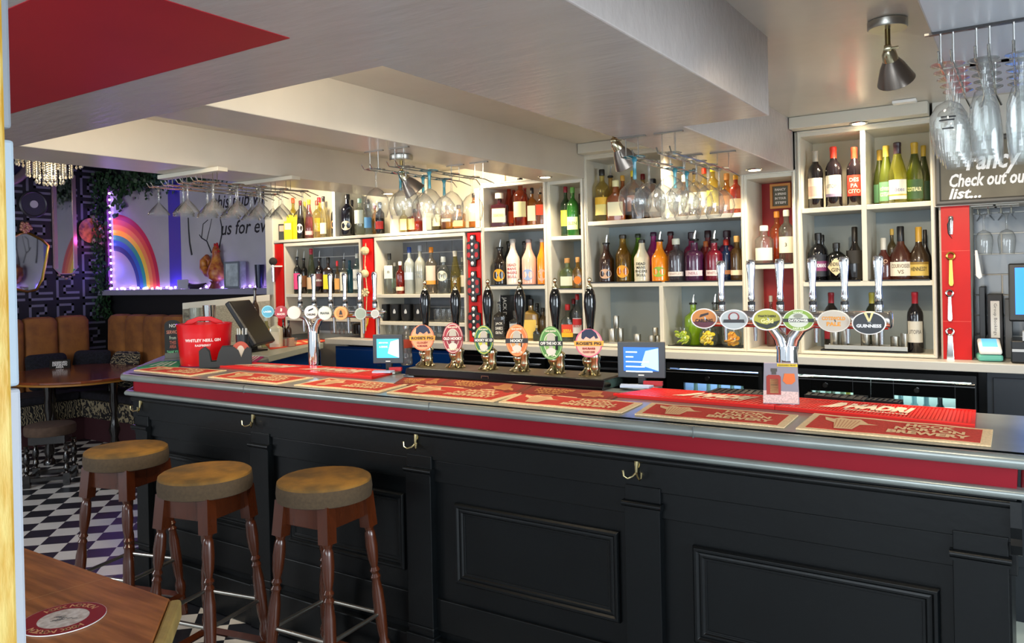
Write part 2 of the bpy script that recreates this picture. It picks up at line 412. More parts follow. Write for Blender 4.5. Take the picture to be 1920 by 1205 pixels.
# ================================================================ NEAR TABLE
TW = pm('#b4703a', .42, scale=7, col2='#875026', stretch=(.6, 6, 6), bump=.05, spec=.35)
TE = pm('#a58a4e', .6, noise=.2, scale=12, bump=.4, bscale=20)
t = thing('pub_table', 'brown wooden table corner in the left foreground with worn rounded edges', 'table', (0, 0, 0))
yk = 1.232; xk = -1.86
top = [(-3.1, .5), (-1.66, .5), (-1.66, 1.00), (-1.925, yk), (-3.1, yk)]
B().prism(top, .722, .757).obj('tabletop', TW, t, bevel=.002)
B().prism([(-1.925, yk), (-1.66, 1.00), (-1.634, 1.016), (-1.905, yk+.024)], .70, .754).prism([(-1.66, .5), (-1.634, .5), (-1.634, 1.016), (-1.66, 1.0)], .70, .754).obj('worn_edge', TE, t, bevel=.009)
B().box(-3.1, -1.93, yk, yk+.008, .705, .75).obj('rear_edge', TW, t, bevel=.003)
B().box(-3.1, -1.8, .55, yk-.1, .64, .722).obj('apron', TW, t)
q1_ = at(34, 1130, Z=.757); q2_ = at(218, 1078, Z=.757)
d_ = (q2_-q1_).normalized(); n_ = Vector((-d_.y, d_.x, 0))*.0016
B().add([(q1_.x, q1_.y, .7575), (q2_.x, q2_.y, .7575), (q2_.x+n_.x, q2_.y+n_.y, .7575), (q1_.x+n_.x, q1_.y+n_.y, .7575)], [(0,1,2,3)]).obj('board_joint', pm('#c9a06a', .5), t)
for p in ((xk-.2, .65), (xk-.2, yk-.14), (-3.0, .65), (-3.0, yk-.14)):
    B().box(p[0]-.03, p[0]+.03, p[1]-.03, p[1]+.03, 0, .68).obj('leg', TW, t, bevel=.004)
# coaster
c = at(119, 1158, Z=.761)
t = thing('beer_mat', 'round dark red beer mat with a cream centre and brewery lettering on the near table', 'beer mat', (c.x, c.y, .758), math.radians(215))
R = .097
B().loft([(0, R, R, 2), (.0022, R, R, 2)], 48).obj('board', WHITE, t)
B().loft([(.0023, R-.001, R-.001, 2), (.0024, R-.001, R-.001, 2)], 48).obj('printed_ring', pm('#8e1420', .5), t)
B().loft([(.0025, R*.60, R*.60, 2), (.0026, R*.60, R*.60, 2)], 40).obj('centre', pm('#ded6cc', .5, col2='#b8a99c', scale=60), t)
def ring_text(b, s, rad, z, a0, step, h, bold=.02):
    for i, ch in enumerate(s):
        if ch == ' ': continue
        a = a0-step*i
        b.text(ch, lambda u, v, a=a: (math.cos(a)*(rad+v)-math.sin(a)*-u, math.sin(a)*(rad+v)+math.cos(a)*-u, z), h=h, bold=bold)
b = B(); ring_text(b, 'HOOK NORTON', R*.79, .0027, PI*.80, .155, R*.2); b.obj('lettering', pm('#d9a070', .5), t)
b = B(); ring_text(b, 'HOOK NORTON', R*.79, .0027, -PI*.2, .155, R*.2)
b.obj('lettering', pm('#d9a070', .5), t)
b = B()
for i in range(14):
    a = i*.45; b.tube([(math.cos(a)*.012*(i%4), -.012+.002*i, .0027), (math.cos(a)*.012*(i%4)+.012, -.01+.0022*i, .0027)], .0012, 4)
b.obj('drawing', pm('#57504c', .6), t)

# door frame at the left edge
t = thing('door_frame', 'yellow painted door frame post with white trim at the left picture edge', 'door frame', (0, 0, 0))
p0 = at(-40, 600, Y=.42); p1 = at(20, 600, Y=.42); p2 = at(38, 600, Y=.50)
B().box(-1.015, p1.x, .37, .42, 0, Z1).obj('post', pm('#c4942a', .5, noise=.1, scale=90, col2='#d6bb68', stretch=(1, 1, .2), bump=.3), t, bevel=.004)
q1 = at(10, 700, Y=.42).x; q2 = at(38, 700, Y=.46).x; q3 = at(42, 800, Y=.46).x
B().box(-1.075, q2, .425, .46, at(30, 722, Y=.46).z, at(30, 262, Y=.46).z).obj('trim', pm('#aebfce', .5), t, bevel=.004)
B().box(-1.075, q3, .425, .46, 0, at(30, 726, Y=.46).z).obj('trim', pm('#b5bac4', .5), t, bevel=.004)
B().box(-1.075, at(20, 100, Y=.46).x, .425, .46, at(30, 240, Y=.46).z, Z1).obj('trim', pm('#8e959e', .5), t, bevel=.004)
# ================================================================ BACK BAR SHELVING
YF, YB, ZB = 4.2, 4.5, 1.16
FW = .016
def unit(label, x0, x1, z1, shelves, dividers=(), back=INNER, top_back=INNERW, ztop_tier=None, fascia=None):
    """open-fronted shelf case; shelves = [(z, xa, xb)], dividers = [(x, za, zb)]"""
    t = thing('shelf_unit', label, 'shelf unit', (0, 0, 0))
    b = B(); b.box(x0-FW, x0, YF, YB, ZB, z1); b.obj('side_panel', FRAME, t, bevel=.002)
    b = B(); b.box(x1, x1+FW, YF, YB, ZB, z1); b.obj('side_panel', FRAME, t, bevel=.002)
    B().box(x0-FW, x1+FW, YF, YB, z1, z1+.03).obj('top_panel', FRAME, t, bevel=.002)
    B().box(x0-FW+.001, x1+FW-.001, YF+.002, YB, ZB, ZB+.015).obj('bottom_panel', FRAME, t, bevel=.002)
    zt = ztop_tier or z1
    B().box(x0, x1, YB-.012, YB, ZB, zt).obj('back_panel', back, t)
    if ztop_tier: B().box(x0, x1, YB-.0125, YB, zt, z1).obj('back_panel', top_back, t)
    for z, xa, xb in shelves:
        B().box(xa, xb, YF+.001, YB-.012, z-.024, z).obj('shelf', FRAME, t, bevel=.002)
    for x, za, zb in dividers:
        B().box(x-.012, x+.012, YF-.001, YB-.012, za, zb).obj('divider', FRAME, t, bevel=.002)
    # thin face beads round the opening
    B().frame(x0-FW, x1+FW, ZB, z1+.03, YF, [(0, -.002), (0, .005), (.004, .009), (.009, .009), (.012, .003), (FW, .003), (FW+.001, -.01)]).obj('face_frame', FRAME, t)
    return t
G = unit('tall cream shelf unit of wine, gin and cognac bottles left of the bottle openers', -.965, -.375, 2.275, [(1.907, -.965, -.375), (1.53, -.965, -.375)], [(-.668, 1.53, 2.275)], ztop_tier=1.895)
Fu = unit('narrow cream shelf unit with a red back and a small wooden sign', -1.245, -1.01, 2.08, [(1.625, -1.245, -1.01)], back=pm('#a81a18', .45))
E_ = unit('widest cream shelf unit with colourful rum and gin bottles', -2.205, -1.277, 2.28, [(1.907, -2.205, -1.277), (1.538, -2.205, -1.277)], [(-1.744, ZB, 1.515), (-1.72, 1.907, 2.28)], ztop_tier=1.895)
Du = unit('narrow cream shelf unit with two green whiskey bottles on top', -2.462, -2.25, 2.15, [(1.83, -2.462, -2.25), (1.503, -2.462, -2.25)], ztop_tier=1.82)
Cu = unit('cream shelf unit with white and pink rum bottles right of the black bottle holders', -2.968, -2.512, 2.17, [(1.91, -2.968, -2.512), (1.53, -2.968, -2.512)], ztop_tier=1.90)
for un, a_, c_, zt_ in ((G, -.9935, -.9815, 2.303), (E_, -2.2335, -2.2215, 2.17), (Cu, -2.4955, -2.4785, 2.17), (Cu, -2.9985, -2.9845, 2.16)):
    B().box(a_, c_, YF+.004, YB, ZB, zt_).obj('filler_strip', FRAME, un)
# left pair of low cases with grey tiles behind, and the long shelf on top
tile = pm('#8f9499', .2, noise=.08, scale=8); grout = pm('#d4d2cc', .8)
def tiles(b, x0, x1, z0, z1, y, w=.235, h=.1, off=0, g=.006):
    r = 0; z = z0
    while z < z1-.004:
        x = x0-(w/2 if (r+off) % 2 else 0)
        while x < x1:
            a, c = max(x, x0)+g/2, min(x+w, x1)-g/2
            if c-a > .01: b.box(a, c, y-.006, y, z+g/2, min(z+h, z1)-g/2)
            x += w
        z += h; r += 1
    return b
def low_case(label, x0, x1, z1, shelves):
    t = thing('shelf_unit', label, 'shelf unit', (0, 0, 0))
    B().box(x0-FW, x0, YF, YB, ZB, z1).obj('side_panel', FRAME, t, bevel=.002)
    B().box(x1, x1+FW, YF, YB, ZB, z1).obj('side_panel', FRAME, t, bevel=.002)
    B().box(x0-FW, x1+FW, YF, YB, z1, z1+.025).obj('top_panel', FRAME, t, bevel=.002)
    B().box(x0, x1, YB-.002, YB+.004, ZB, z1).obj('grout', grout, t)
    tb = tiles(B(), x0, x1, ZB+.015, z1-.005, YB-.002); o = tb.obj('tiles', pm('#777b80', .15, noise=.15, scale=5), t, bevel=.001)
    for z in shelves: B().box(x0, x1, YF+.001, YB-.009, z-.024, z).obj('shelf', FRAME, t, bevel=.002)
    return t
low_case('grey tiled shelf case of liqueur bottles behind the left tap font', -4.90, -4.10, 1.86, (1.485, 1.30))
low_case('grey tiled shelf case of vodka bottles and black cups beside the red strip', -3.93, -3.145, 1.865, (1.478, 1.283))
t = thing('top_shelf', 'long cream shelf above the two tiled cases, crowded with bottles', 'shelf', (0, 0, 0))
B().box(-5.03, -2.99, YF-.004, YB+.018, 1.892, 1.914).obj('board', FRAME, t, bevel=.003)
for x, zb in ((-4.37, 2.26), (-3.775, 2.04), (-3.475, 2.04)):
    B().box(x-.014, x+.014, YF+(0.0 if zb < 2.2 else .02), YB+.02, 1.914, zb).obj('divider', FRAME, t, bevel=.002)
B().box(-3.035, -2.999, YF-.006, YB, 1.914, 2.17).obj('post', FRAME, t, bevel=.002)
B().box(-5.03, -3.0, YB+.004, YB+.02, 1.914, 2.36).obj('back_panel', INNERW, t)
t = thing('end_post', 'cream painted end post where the lounge opening meets the shelving', 'post', (0, 0, 0))
B().box(-5.12, -5.03, YF-.01, YB+.1, 0, 2.36).obj('post', FRAME, t, bevel=.003)
# red strips between the cases
def strip(x0, x1, z0, z1, label):
    t = thing('red_strip', label, 'red panel', (0, 0, 0))
    B().box(x0, x1, YF+.004, YF+.03, z0, z1).obj('board', pm('#c81510', .4, noise=.05, scale=4, spec=.25), t, bevel=.001)
    return t
strip(-5.027, -4.935, ZB, 1.885, 'narrow red painted strip at the left end of the tiled cases')
strip(-4.065, -3.965, ZB, 1.885, 'red painted strip between the two tiled cases, hung with a straw garland')
strip(-3.11, -3.003, ZB, 1.885, 'red painted strip with three black bottle holders')
rs = strip(-.335, -.2185, ZB-.01, 1.88, 'tall red painted strip with four bottle openers under the blackboard')
B().box(-.335, -.2185, YF+.002, YF+.0045, 1.665, 1.667).box(-.335, -.2185, YF+.002, YF+.0045, 1.335, 1.337).obj('joint_line', pm('#e0503c', .4), rs)
# boxed fascias with downlights
def fascia(x0, x1, label):
    t = thing('fascia_box', label, 'fascia', (0, 0, 0))
    B().box(x0, x1, 4.10, YF-.012, 2.305, ZC-.001).obj('box', FRAME, t, bevel=.003)
    return t
fascia(-1.0+.004, -.372, 'cream boxed fascia over the wine shelves at the right')
fascia(-2.21, -1.292, 'cream boxed fascia over the widest shelf unit')
def downlight(x, y, z, label, power=9, spot=125):
    t = thing('downlight', label, 'ceiling light', (x, y, z), 0, 'round downlights over the shelves')
    B().loft([(-.004, .042, .042, 2), (0, .044, .044, 2)], 24).obj('rim', STEEL, t, smooth=True)
    B().loft([(-.005, .03, .03, 2), (-.0041, .03, .03, 2)], 20).obj('lens', pm('#ffe2b0', .5, emit=9), t)
    lamp('downlight_beam', 'SPOT', (x, y, z-.02), power, WARM, (x, y+.12, z-1), .03, spot=spot)
downlight(-.676, 4.15, 2.304, 'lit round downlight above the wine bottles at the right', 26)
downlight(-1.147, 4.01, Z1, 'round downlight under the ceiling beam above the wooden sign', 12)
downlight(-2.36, 3.97, Z2, 'round downlight under the beam above the green whiskey bottles', 16)
downlight(-1.62, 4.14, 2.304, 'lit round downlight behind the hanging balloon glasses', 18)
downlight(-3.62, 4.0, Z2, 'round downlight under the beam above the left top shelf', 16)
lamp('shelf_glow', 'SPOT', (-3.0, 3.95, 2.33), 26, WARM, (-3.05, 4.4, 1.9), .05, spot=140)
lamp('shelf_glow', 'SPOT', (-4.5, 3.9, 2.33), 24, WARM, (-4.6, 4.4, 1.9), .05, spot=140)
# upstand at the right: tiled wall and cream wall over the blackboard
t = struct(B().box(-.2185, 1.5, 4.50, 4.52, 1.15, 1.9).obj('wall_tiled', grout))
tb = tiles(B(), -.2185, .5, 1.15, 1.95, 4.5, .235, .1, 0); o = tb.obj('tiles', pm('#74787c', .15, noise=.12, scale=5), t, bevel=.001)
struct(B().box(-.36, 1.5, 4.185, 4.5, 1.875, ZC).obj('wall_over_board', pm('#cfcbc0', .5)))
struct(B().box(-.345, -.2185, YF+.03, 4.5, 1.15, 1.88).obj('trim_1', FRAME))

# ---------------------------------------------------------------- back counter, coolers
t = thing('back_counter', 'pale grey back counter running under all the shelves', 'counter', (0, 0, 0))
B().box(-4.35, 1.5, 4.08, 4.5, 1.117, ZB-.002).obj('worktop', pm('#bdbab2', .35), t, bevel=.004)
dark = pm('#101318', .3)
B().box(-1.72, .9, 4.32, 4.5, 0, 1.115).obj('carcass', dark, t)
B().box(-.16, .9, 4.14, 4.32, 0, 1.115).box(-.135, .7, 4.13, 4.14, .25, 1.09).obj('cupboard', pm('#1b222b', .4), t, bevel=.003)
B().box(-4.33, -1.725, 4.3, 4.5, 0, 1.115).obj('carcass', dark, t)
def cooler(label, x0, x1, doors, tint, bottles):
    t = thing('bottle_cooler', label, 'bottle cooler', (0, 0, 0))
    z0, z1 = .15, 1.09; yf = 4.12
    B().box(x0, x1, yf+.03, 4.318, z1-.03, z1).box(x0, x0+.02, yf+.03, 4.318, z0, z1-.03).box(x1-.02, x1, yf+.03, 4.318, z0, z1-.03).box(x0, x1, 4.30, 4.318, z0, z1-.03).box(x0, x1, yf+.03, 4.318, z0, z0+.02).obj('body', BLACK, t)
    B().box(x0+.03, x1-.03, yf+.06, 4.29, z1-.06, z1-.05).obj('strip_light', pm(tint, .5, emit=5), t)
    B().box(x0+.021, x1-.021, 4.29, 4.299, z0, z1-.05).obj('liner', pm('#cfd6d6', .5), t)
    for (a, c) in doors:
        wa, wc, wt = a+.10, c-.08, .985
        dd = B(); dd.box(a, wa, yf, yf+.03, z0, z1-.035).box(wc, c, yf, yf+.03, z0, z1-.035).box(wa, wc, yf, yf+.03, wt, z1-.035).box(wa, wc, yf, yf+.03, z0, z0+.08)
        d = dd.obj('door', BLACKG, t, bevel=.002)
        B().box(wa, wc, yf+.012, yf+.016, z0+.08, wt).obj('pane', glass('#dfe9ea', gl=1.0), d)
        B().box(a, c, yf-.006, yf+.002, z1-.05, z1-.046).obj('handle_trim', pm('#6a6e72', .35, .9), d)
        B().loft([(0, .012, .012, 2), (.008, .012, .012, 2)], 16).obj('lock', STEEL, d, loc=((a+c)/2-.02, yf, z1-.075), rot=(PI/2, 0, 0), smooth=True)
    return t
CL = [None, None]
CL[0] = cooler('black glass-door bottle cooler behind the right payment screen', -1.70, -1.17, [(-1.69, -1.18)], '#9fc4ff', None)
CL[1] = cooler('double glass-door bottle cooler at the right with white and yellow bottles', -1.02, -.20, [(-1.018, -.6405), (-.6395, -.203)], '#cfeee8', None)
# items in the coolers
def cool_bottle(x, y, label, col, lab, h=.24, r=.03, z=.80):
    t = thing('cooler_bottle', label, 'bottle', (x, y, z-.055), face_cam(x, y), 'bottles in the coolers')
    B().lathe([(r*.9, 0), (r, .01), (r, h*.6), (r*.8, h*.68), (r*.38, h*.78), (r*.36, h)], 14).obj('bottle', glass(col, .45), t, smooth=True)
    b = B(); b.add([((r+.0008)*math.sin(a), -(r+.0008)*math.cos(a), z2) for z2 in (h*.26, h*.56) for a in [-.9+.3*i for i in range(7)]], [(i, i+1, i+8, i+7) for i in range(6)])
    b.obj('label', pm(lab, .5), t); return t
for i in range(5):
    cool_bottle(-1.55+.066*i, 4.2+.02*(i % 2), 'pale green glass bottle in the left cooler, number %s from its left' % ('one two three four five'.split()[i]), '#b9c9a0', '#dfe6d0', .25)
for i in range(6):
    cool_bottle(-.90+.036*i, 4.19+.05*(i % 2), ['white-labelled bottle nearest the left in the double cooler', 'second white-labelled bottle in the double cooler', 'cream-labelled bottle set forward in the double cooler', 'white-labelled bottle left of the yellow ones in the cooler', 'yellow bottle in the double cooler left door', 'second yellow bottle beside the door edge of the cooler'][i],
                '#8fa08c' if i < 4 else '#d8c860', '#e8ece0' if i < 4 else '#e3d463', .25)
for i in range(4):
    cool_bottle(-.52+.055*i, 4.2+.03*(i % 2), ['leftmost pale blue bottle behind the right cooler door', 'second pale blue bottle behind the right cooler door', 'third pale blue bottle behind the right cooler door', 'dark bottle behind the right cooler door'][i], '#8fb7c0' if i < 3 else '#20252a', '#9fcfd8' if i < 3 else '#40464c', .25)
t = thing('storage_jar', 'round jar with a white lid at the right of the cooler', 'jar', (-.315, 4.2, .80), 0)
B().lathe([(.03, 0), (.045, .03), (.045, .08), (.035, .10)], 18).obj('jar', glass('#8a9090', .3), t, smooth=True)
B().lathe([(.045, .10), (.045, .125)], 18).obj('lid', WHITE, t, smooth=True)
# shelves the cooler bottles stand on
for a, c in ((-1.68, -1.19), (-1.0, -.22)):
    w = B()
    for k in range(6): w.tube([(a, 4.165+.024*k, .742), (c, 4.165+.024*k, .742)], .003, 6)
    w.obj('wire_shelf', STEEL, CL[0] if a < -1.5 else CL[1])
# cabinet under the left part of the counter, a blue reflection put into its colour
t = thing('under_counter_fridge', 'under-counter cabinet with a painted blue reflection behind the left tap font', 'cabinet', (0, 0, 0))
bl = pm('#0d3470', .15, coat=.5)
B().box(-4.3, -3.22, 4.14, 4.29, .1, 1.10).obj('body', bl, t)
for a in (-4.28, -3.74):
    d = B().box(a, a+.52, 4.12, 4.14, .12, 1.08).obj('door', bl, t, bevel=.003)
    B().box(a+.42, a+.46, 4.112, 4.12, .97, .985).obj('handle', STEEL, d)
t = thing('under_counter_fridge', 'black under-counter cabinet with a silver rail behind the hand pumps', 'cabinet', (0, 0, 0))
B().box(-3.2, -1.74, 4.14, 4.29, .1, 1.10).obj('body', BLACKG, t, bevel=.003)
for a in (-3.18, -2.46):
    d = B().box(a, a+.70, 4.12, 4.14, .12, 1.08).obj('door', BLACKG, t, bevel=.003)
    B().box(a+.03, a+.67, 4.11, 4.12, 1.035, 1.045).obj('handle', STEEL, d)
# return counter on the left
t = thing('return_counter', 'pale return counter joining the bar to the shelving at the left', 'counter', (0, 0, 0))
P = [(-3.97, 3.255), (-4.36, 4.075), (-5.02, 4.12), (-5.25, 3.62), (-5.1, 3.38), (-4.96, 3.255)]
B().prism(P, 1.085, 1.125).obj('worktop', pm('#a9ad9e', .35), t, bevel=.003)
P2 = [(-4.02, 3.30), (-4.42, 4.07), (-5.0, 4.09), (-5.2, 3.6), (-5.0, 3.3)]
B().prism(P2, 0, 1.085).obj('base', pm('#0f3d7a', .3), t)
# pony screen behind the return counter
t = thing('counter_screen', 'low grey framed screen behind the bucket and containers', 'screen', (0, 0, 0))
a = at(342, 568, Y=3.62); c = at(506, 552, Y=4.15)
def quad(b, p, q, z0a, z1a, z0b, z1b, th=.03):
    d = (Vector((q.x, q.y, 0))-Vector((p.x, p.y, 0))).normalized(); n = Vector((-d.y, d.x, 0))*th
    vs = [(p.x, p.y, z0a), (q.x, q.y, z0b), (q.x, q.y, z1b), (p.x, p.y, z1a)]; vs += [(v[0]+n.x, v[1]+n.y, v[2]) for v in vs]
    return b.add(vs, [(0,1,2,3), (7,6,5,4), (0,4,5,1), (1,5,6,2), (2,6,7,3), (3,7,4,0)])
quad(B(), a, c, .2, a.z-.05, .2, c.z-.05, .02).obj('panel', pm('#9c9683', .5, noise=.2, scale=120), t)
quad(B(), a, c, a.z-.05, a.z, c.z-.05, c.z, .04).obj('top_rail', FRAME, t, bevel=.003)
e2 = a+(c-a)*.13
quad(B(), a, e2, .2, a.z-.045, .2, a.z-.04, .045).obj('end_stile', pm('#6d5554', .6), t, bevel=.003)
# ================================================================ BOTTLES
KINDS = {
 'wine': ([(.92,0),(1,.015),(1,.60),(.94,.66),(.75,.72),(.46,.77),(.37,.82),(.34,.99)], .80, (.17,.52), 2, 1),
 'burg': ([(.92,0),(1,.015),(1,.42),(.93,.50),(.72,.62),(.48,.74),(.37,.82),(.34,.99)], .81, (.06,.38), 2, 1),
 'spirit': ([(.95,0),(1,.015),(1,.60),(.95,.66),(.7,.71),(.42,.75),(.34,.78),(.33,.95)], .88, (.18,.50), 2, 1),
 'rum': ([(.95,0),(1,.02),(.98,.05),(1,.08),(1,.56),(.94,.60),(.62,.70),(.42,.78),(.36,.86),(.36,.95)], .92, (.10,.52), 2, 1),
 'square': ([(.97,0),(1,.015),(1,.60),(.96,.64),(.6,.69),(.32,.73),(.30,.92)], .84, (.12,.52), 6, .75),
 'squat': ([(.97,0),(1,.015),(1,.60),(.96,.64),(.4,.68),(.24,.71),(.24,.85)], .83, (.14,.54), 7, .6),
 'cognac': ([(.7,0),(.9,.02),(1,.16),(1,.34),(.9,.47),(.6,.58),(.36,.66),(.28,.74),(.26,.9)], .72, (.08,.34), 2, .8),
 'hend': ([(.95,0),(1,.02),(1,.58),(.92,.66),(.6,.74),(.34,.78),(.32,.9)], .85, (.14,.60), 2, 1),
 'gin': ([(.98,0),(1,.015),(1,.60),(.97,.64),(.75,.70),(.44,.73),(.38,.76),(.38,.90)], .86, (.13,.23), 2, 1),
 'tall': ([(.92,0),(1,.02),(1,.38),(.85,.55),(.52,.74),(.38,.84),(.34,.97)], .87, (.10,.36), 2, 1),
 'flask': ([(.97,0),(1,.02),(1,.50),(.9,.58),(.5,.66),(.34,.70),(.30,.9)], .84, (.12,.46), 3.5, .5),
}
CORK = pm('#b8874e', .7)
COLG = {}
def G_(s):
    """shorthand for glass: '#rrggbb' opaque glossy, 'c#rrggbb' see-through tint, 'm#rrggbb' half milky tint"""
    if s[0] == 'c': return glass(s[1:], .06, gl=1.2)
    if s[0] == 'm': return glass(s[1:], .5, gl=1.2)
    return pm(s, .12, coat=.6)
ZR_ = 1.126
PLACED = []
PANELS = [(-.965+.0, 1.1, 2.4), (-.375, 1.1, 2.4), (-.668, 1.52, 2.4), (-1.245, 1.1, 2.4), (-1.01, 1.1, 2.4), (-2.205, 1.1, 2.4), (-1.277, 1.1, 2.4), (-1.744, 1.1, 1.5), (-1.72, 1.9, 2.4), (-2.462, 1.1, 2.4), (-2.25, 1.1, 2.4),
          (-2.968, 1.1, 2.4), (-2.512, 1.1, 2.4), (-4.37, 1.9, 2.4), (-3.775, 1.9, 2.4), (-3.475, 1.9, 2.4), (-3.017, 1.9, 2.4), (-4.90, 1.1, 1.88), (-4.10, 1.1, 1.88), (-3.93, 1.1, 1.88), (-3.145, 1.1, 1.88)]
def bottle(cx, w, top, z, kind, gl, cap, lab, desc, place, grp, Y=4.28, txt=None, tc='#2a2622', pour=False, lz=None, stripe=None, liq=None, fw=1.5, shape=None):
    P = at(cx, top, Y=Y); d = (P-CAM).dot(_w); r = w/2*d/F
    def fit(yy):
        x = at(cx, top, Y=yy).x
        for xp, a, c in PANELS:
            if a < z+.05 < c and abs(x-xp) < r+.015: x = xp+math.copysign(r+.016, x-xp)
        ok = all((x-q[0])**2+(yy-q[1])**2 >= ((r+q[2])*.97)**2 for q in PLACED if abs(q[3]-z) < .05)
        return ok, x
    for dy in (0, .01, -.01, .02, -.02, .03, -.03, .04, .05, .06, -.04, .07, .08, .09, .10, .11, .12, .14, .16):
        if not (YF+.01+r < Y+dy < YB-.016-r or z == ZR_): continue
        ok, x = fit(Y+dy)
        if ok: Y += dy; break
    else: ok, x = fit(Y)
    PLACED.append((x, Y, r, z)); hh = at(cx, top, Y=Y).z-z
    prof, cz, LZ, n, dep = KINDS[kind]
    if lz: LZ = lz
    t = thing('bottle', '%s %s' % (desc, place), 'bottle', (x, Y, z), face_cam(x, Y, .55), grp)
    hb = hh*.84 if pour else hh
    seg = 28 if n > 2 else 20
    pz = [q for q in prof if q[1] <= (.985)]
    rings = []
    for rf, zf in pz:
        nn = n if rf > .5 else 2
        ry = rf*r*(dep if rf > .5 else 1)
        rings.append((zf*hb, rf*r, ry, nn))
    B().loft(rings, seg).obj('glass_body', G_(gl), t, smooth=True)
    rn = prof[-1][0]*r*1.12
    if pour:
        B().lathe([(rn*.9, hb*.95), (rn*1.25, hb*.955), (rn*1.2, hb*.99), (rn*.8, hb)], 14).obj('pourer_stopper', BLACK, t, smooth=True)
        B().tube([(0, 0, hb*.99), (r*.05, 0, hb+(hh-hb)*.5), (r*.18, -r*.05, hh)], [rn*.38, rn*.34, rn*.25], 8).obj('pourer_spout', STEEL, t, smooth=True)
    elif cap:
        cw = rn*(1.9 if kind == 'squat' else 1.05)
        if kind in ('wine', 'burg', 'tall'): rg = [(rn*1.03, cz*hh), (rn*1.03, hh*.93), (rn*1.1, hh*.935), (rn*1.1, hh*.99), (rn*.9, hh)]
        else: rg = [(cw, cz*hh), (cw*1.03, cz*hh+.003), (cw*1.03, hh*.985), (cw*.85, hh)]
        B().lathe(rg, 16).obj('cap', pm(cap, .35) if cap != 'cork' else CORK, t, smooth=True)
    if liq:
        lv, lc = liq
        B().loft([(q[0]+.003 if i == 0 else q[0], q[1]*.93, q[2]*.93, q[3]) for i, q in enumerate(rings) if q[0] <= lv*hb+.001]+[], seg).obj('liquid', glass(lc, .35), t, smooth=True) if len([q for q in rings if q[0] <= lv*hb]) > 1 else None
    z0, z1 = LZ[0]*hb, LZ[1]*hb
    if n == 2:
        R = r*1.012; f = lambda u, v, e=0: ((R+e)*math.sin(u/R), -(R+e)*math.cos(u/R)*dep, v)
        half = R*1.05
    else:
        R = r*dep*1.012; f = lambda u, v, e=0: (u, -(R+e), v)
        half = r*.80
    if lab:
        b = B()
        if shape == 'diamond':
            K = 10; vs = []; fs = []
            for i in range(K+1):
                u = half*(-1+2*i/K); k = 1-abs(u)/half
                for s in (-1, 1): vs.append(f(u, (z0+z1)/2+s*(z1-z0)/2*k, .0003))
            fs = [(2*i, 2*i+2, 2*i+3, 2*i+1) for i in range(K)]; b.add(vs, fs)
        elif shape == 'oval':
            K = 24; vs = [f(0, (z0+z1)/2, .0003)]+[f(half*.8*math.cos(2*PI*i/K), (z0+z1)/2+(z1-z0)/2*math.sin(2*PI*i/K), .0003) for i in range(K)]
            b.add(vs, [(0, i+1, (i+1) % K+1) for i in range(K)])
        else:
            K = 10 if n == 2 else 1
            vs = [f(half*(-1+2*i/K), zz, .0003) for zz in (z0, z1) for i in range(K+1)]
            b.add(vs, [(i, i+1, i+K+2, i+K+1) for i in range(K)])
        lo = b.obj('label', pm(lab, .55), t, smooth=(n == 2))
        if stripe:
            a_, c_, sc = stripe
            K = 10 if n == 2 else 1
            vs = [f(half*(-1+2*i/K), zz, .0006) for zz in (z0+(z1-z0)*a_, z0+(z1-z0)*c_) for i in range(K+1)]
            B().add(vs, [(i, i+1, i+K+2, i+K+1) for i in range(K)]).obj('label_band', pm(sc, .5), lo)
    if txt:
        lines = txt.split('|'); nl = len(lines); par = lo if lab else t
        lh = min((z1-z0)/(nl*1.5+.5), .02)
        b = B()
        for i, s in enumerate(lines):
            cz2 = (z0+z1)/2+(nl-1-2*i)*lh*.72
            v, fs, tw, th = text_geo(s, .02)
            ww = min(half*fw, lh/th*tw)
            b.text(s, lambda u, v: f(u, v, .0009), w=ww, h=lh, bold=.02, cz=cz2)
        b.obj('lettering', pm(tc, .5), par)
    return t
def row(place, grp, z, items):
    for it in items:
        kw = it[8] if len(it) > 8 else {}
        bottle(*it[:3], z, *it[3:8], place, grp, **kw)
YBK = 4.385
# right unit, top left cell
row('in top-left wine cell', 'wine bottles on the right unit', 1.908, [
 (1527, 28, 283, 'wine', '#120f10', '#a9a08e', '#d9c9b4', 'dark wine bottle with silver neck and pink-sketched label', dict(stripe=(.1,.6,'#c8a898'))),
 (1562, 30, 275, 'wine', '#150f12', '#e03a22', '#e2dfc8', 'dark wine bottle, red neck foil and cream label with lilac strip', dict(txt='UTOPIA', tc='#8a8778', stripe=(.0,.14,'#8d7f96'))),
 (1602, 28, 276, 'wine', '#150f12', '#e03a22', '#dc3420', 'red-labelled wine bottle with red neck foil', dict(txt='DES|PA|CITO', tc='#f0d2b0')),
])
row('in top-right wine cell', 'wine bottles on the right unit', 1.908, [
 (1649, 24, 281, 'burg', 'm#56601c', '#c9a23a', '#5b8a62', 'green-labelled white wine bottle farthest left', dict(Y=YBK)),
 (1661, 28, 273, 'burg', 'm#5f6a1c', '#cdb04a', '#5f9068', 'green-labelled white wine bottle with gold foil, left of the shield label', dict(Y=4.33, txt='CÔTES DE|COTEAUX', tc='#e6e6c8')),
 (1682, 33, 267, 'burg', 'c#c9c94a', '#2b1a20', '#e7e1cc', 'yellow-green wine bottle with dark neck foil and cream shield label', dict(txt='Côtes', tc='#8c8ba0', stripe=(.18,.26,'#c9b04a'))),
 (1714, 31, 267, 'burg', 'm#57621a', '#d3b040', '#35553c', 'dark-green-labelled wine bottle with tall gold foil', dict(txt='COTEAUX', tc='#e6e6c8')),
 (1738, 22, 272, 'burg', 'm#48521a', '#d3b040', '#2f4a36', 'partly hidden green wine bottle beside the right post', dict(Y=YBK)),
])
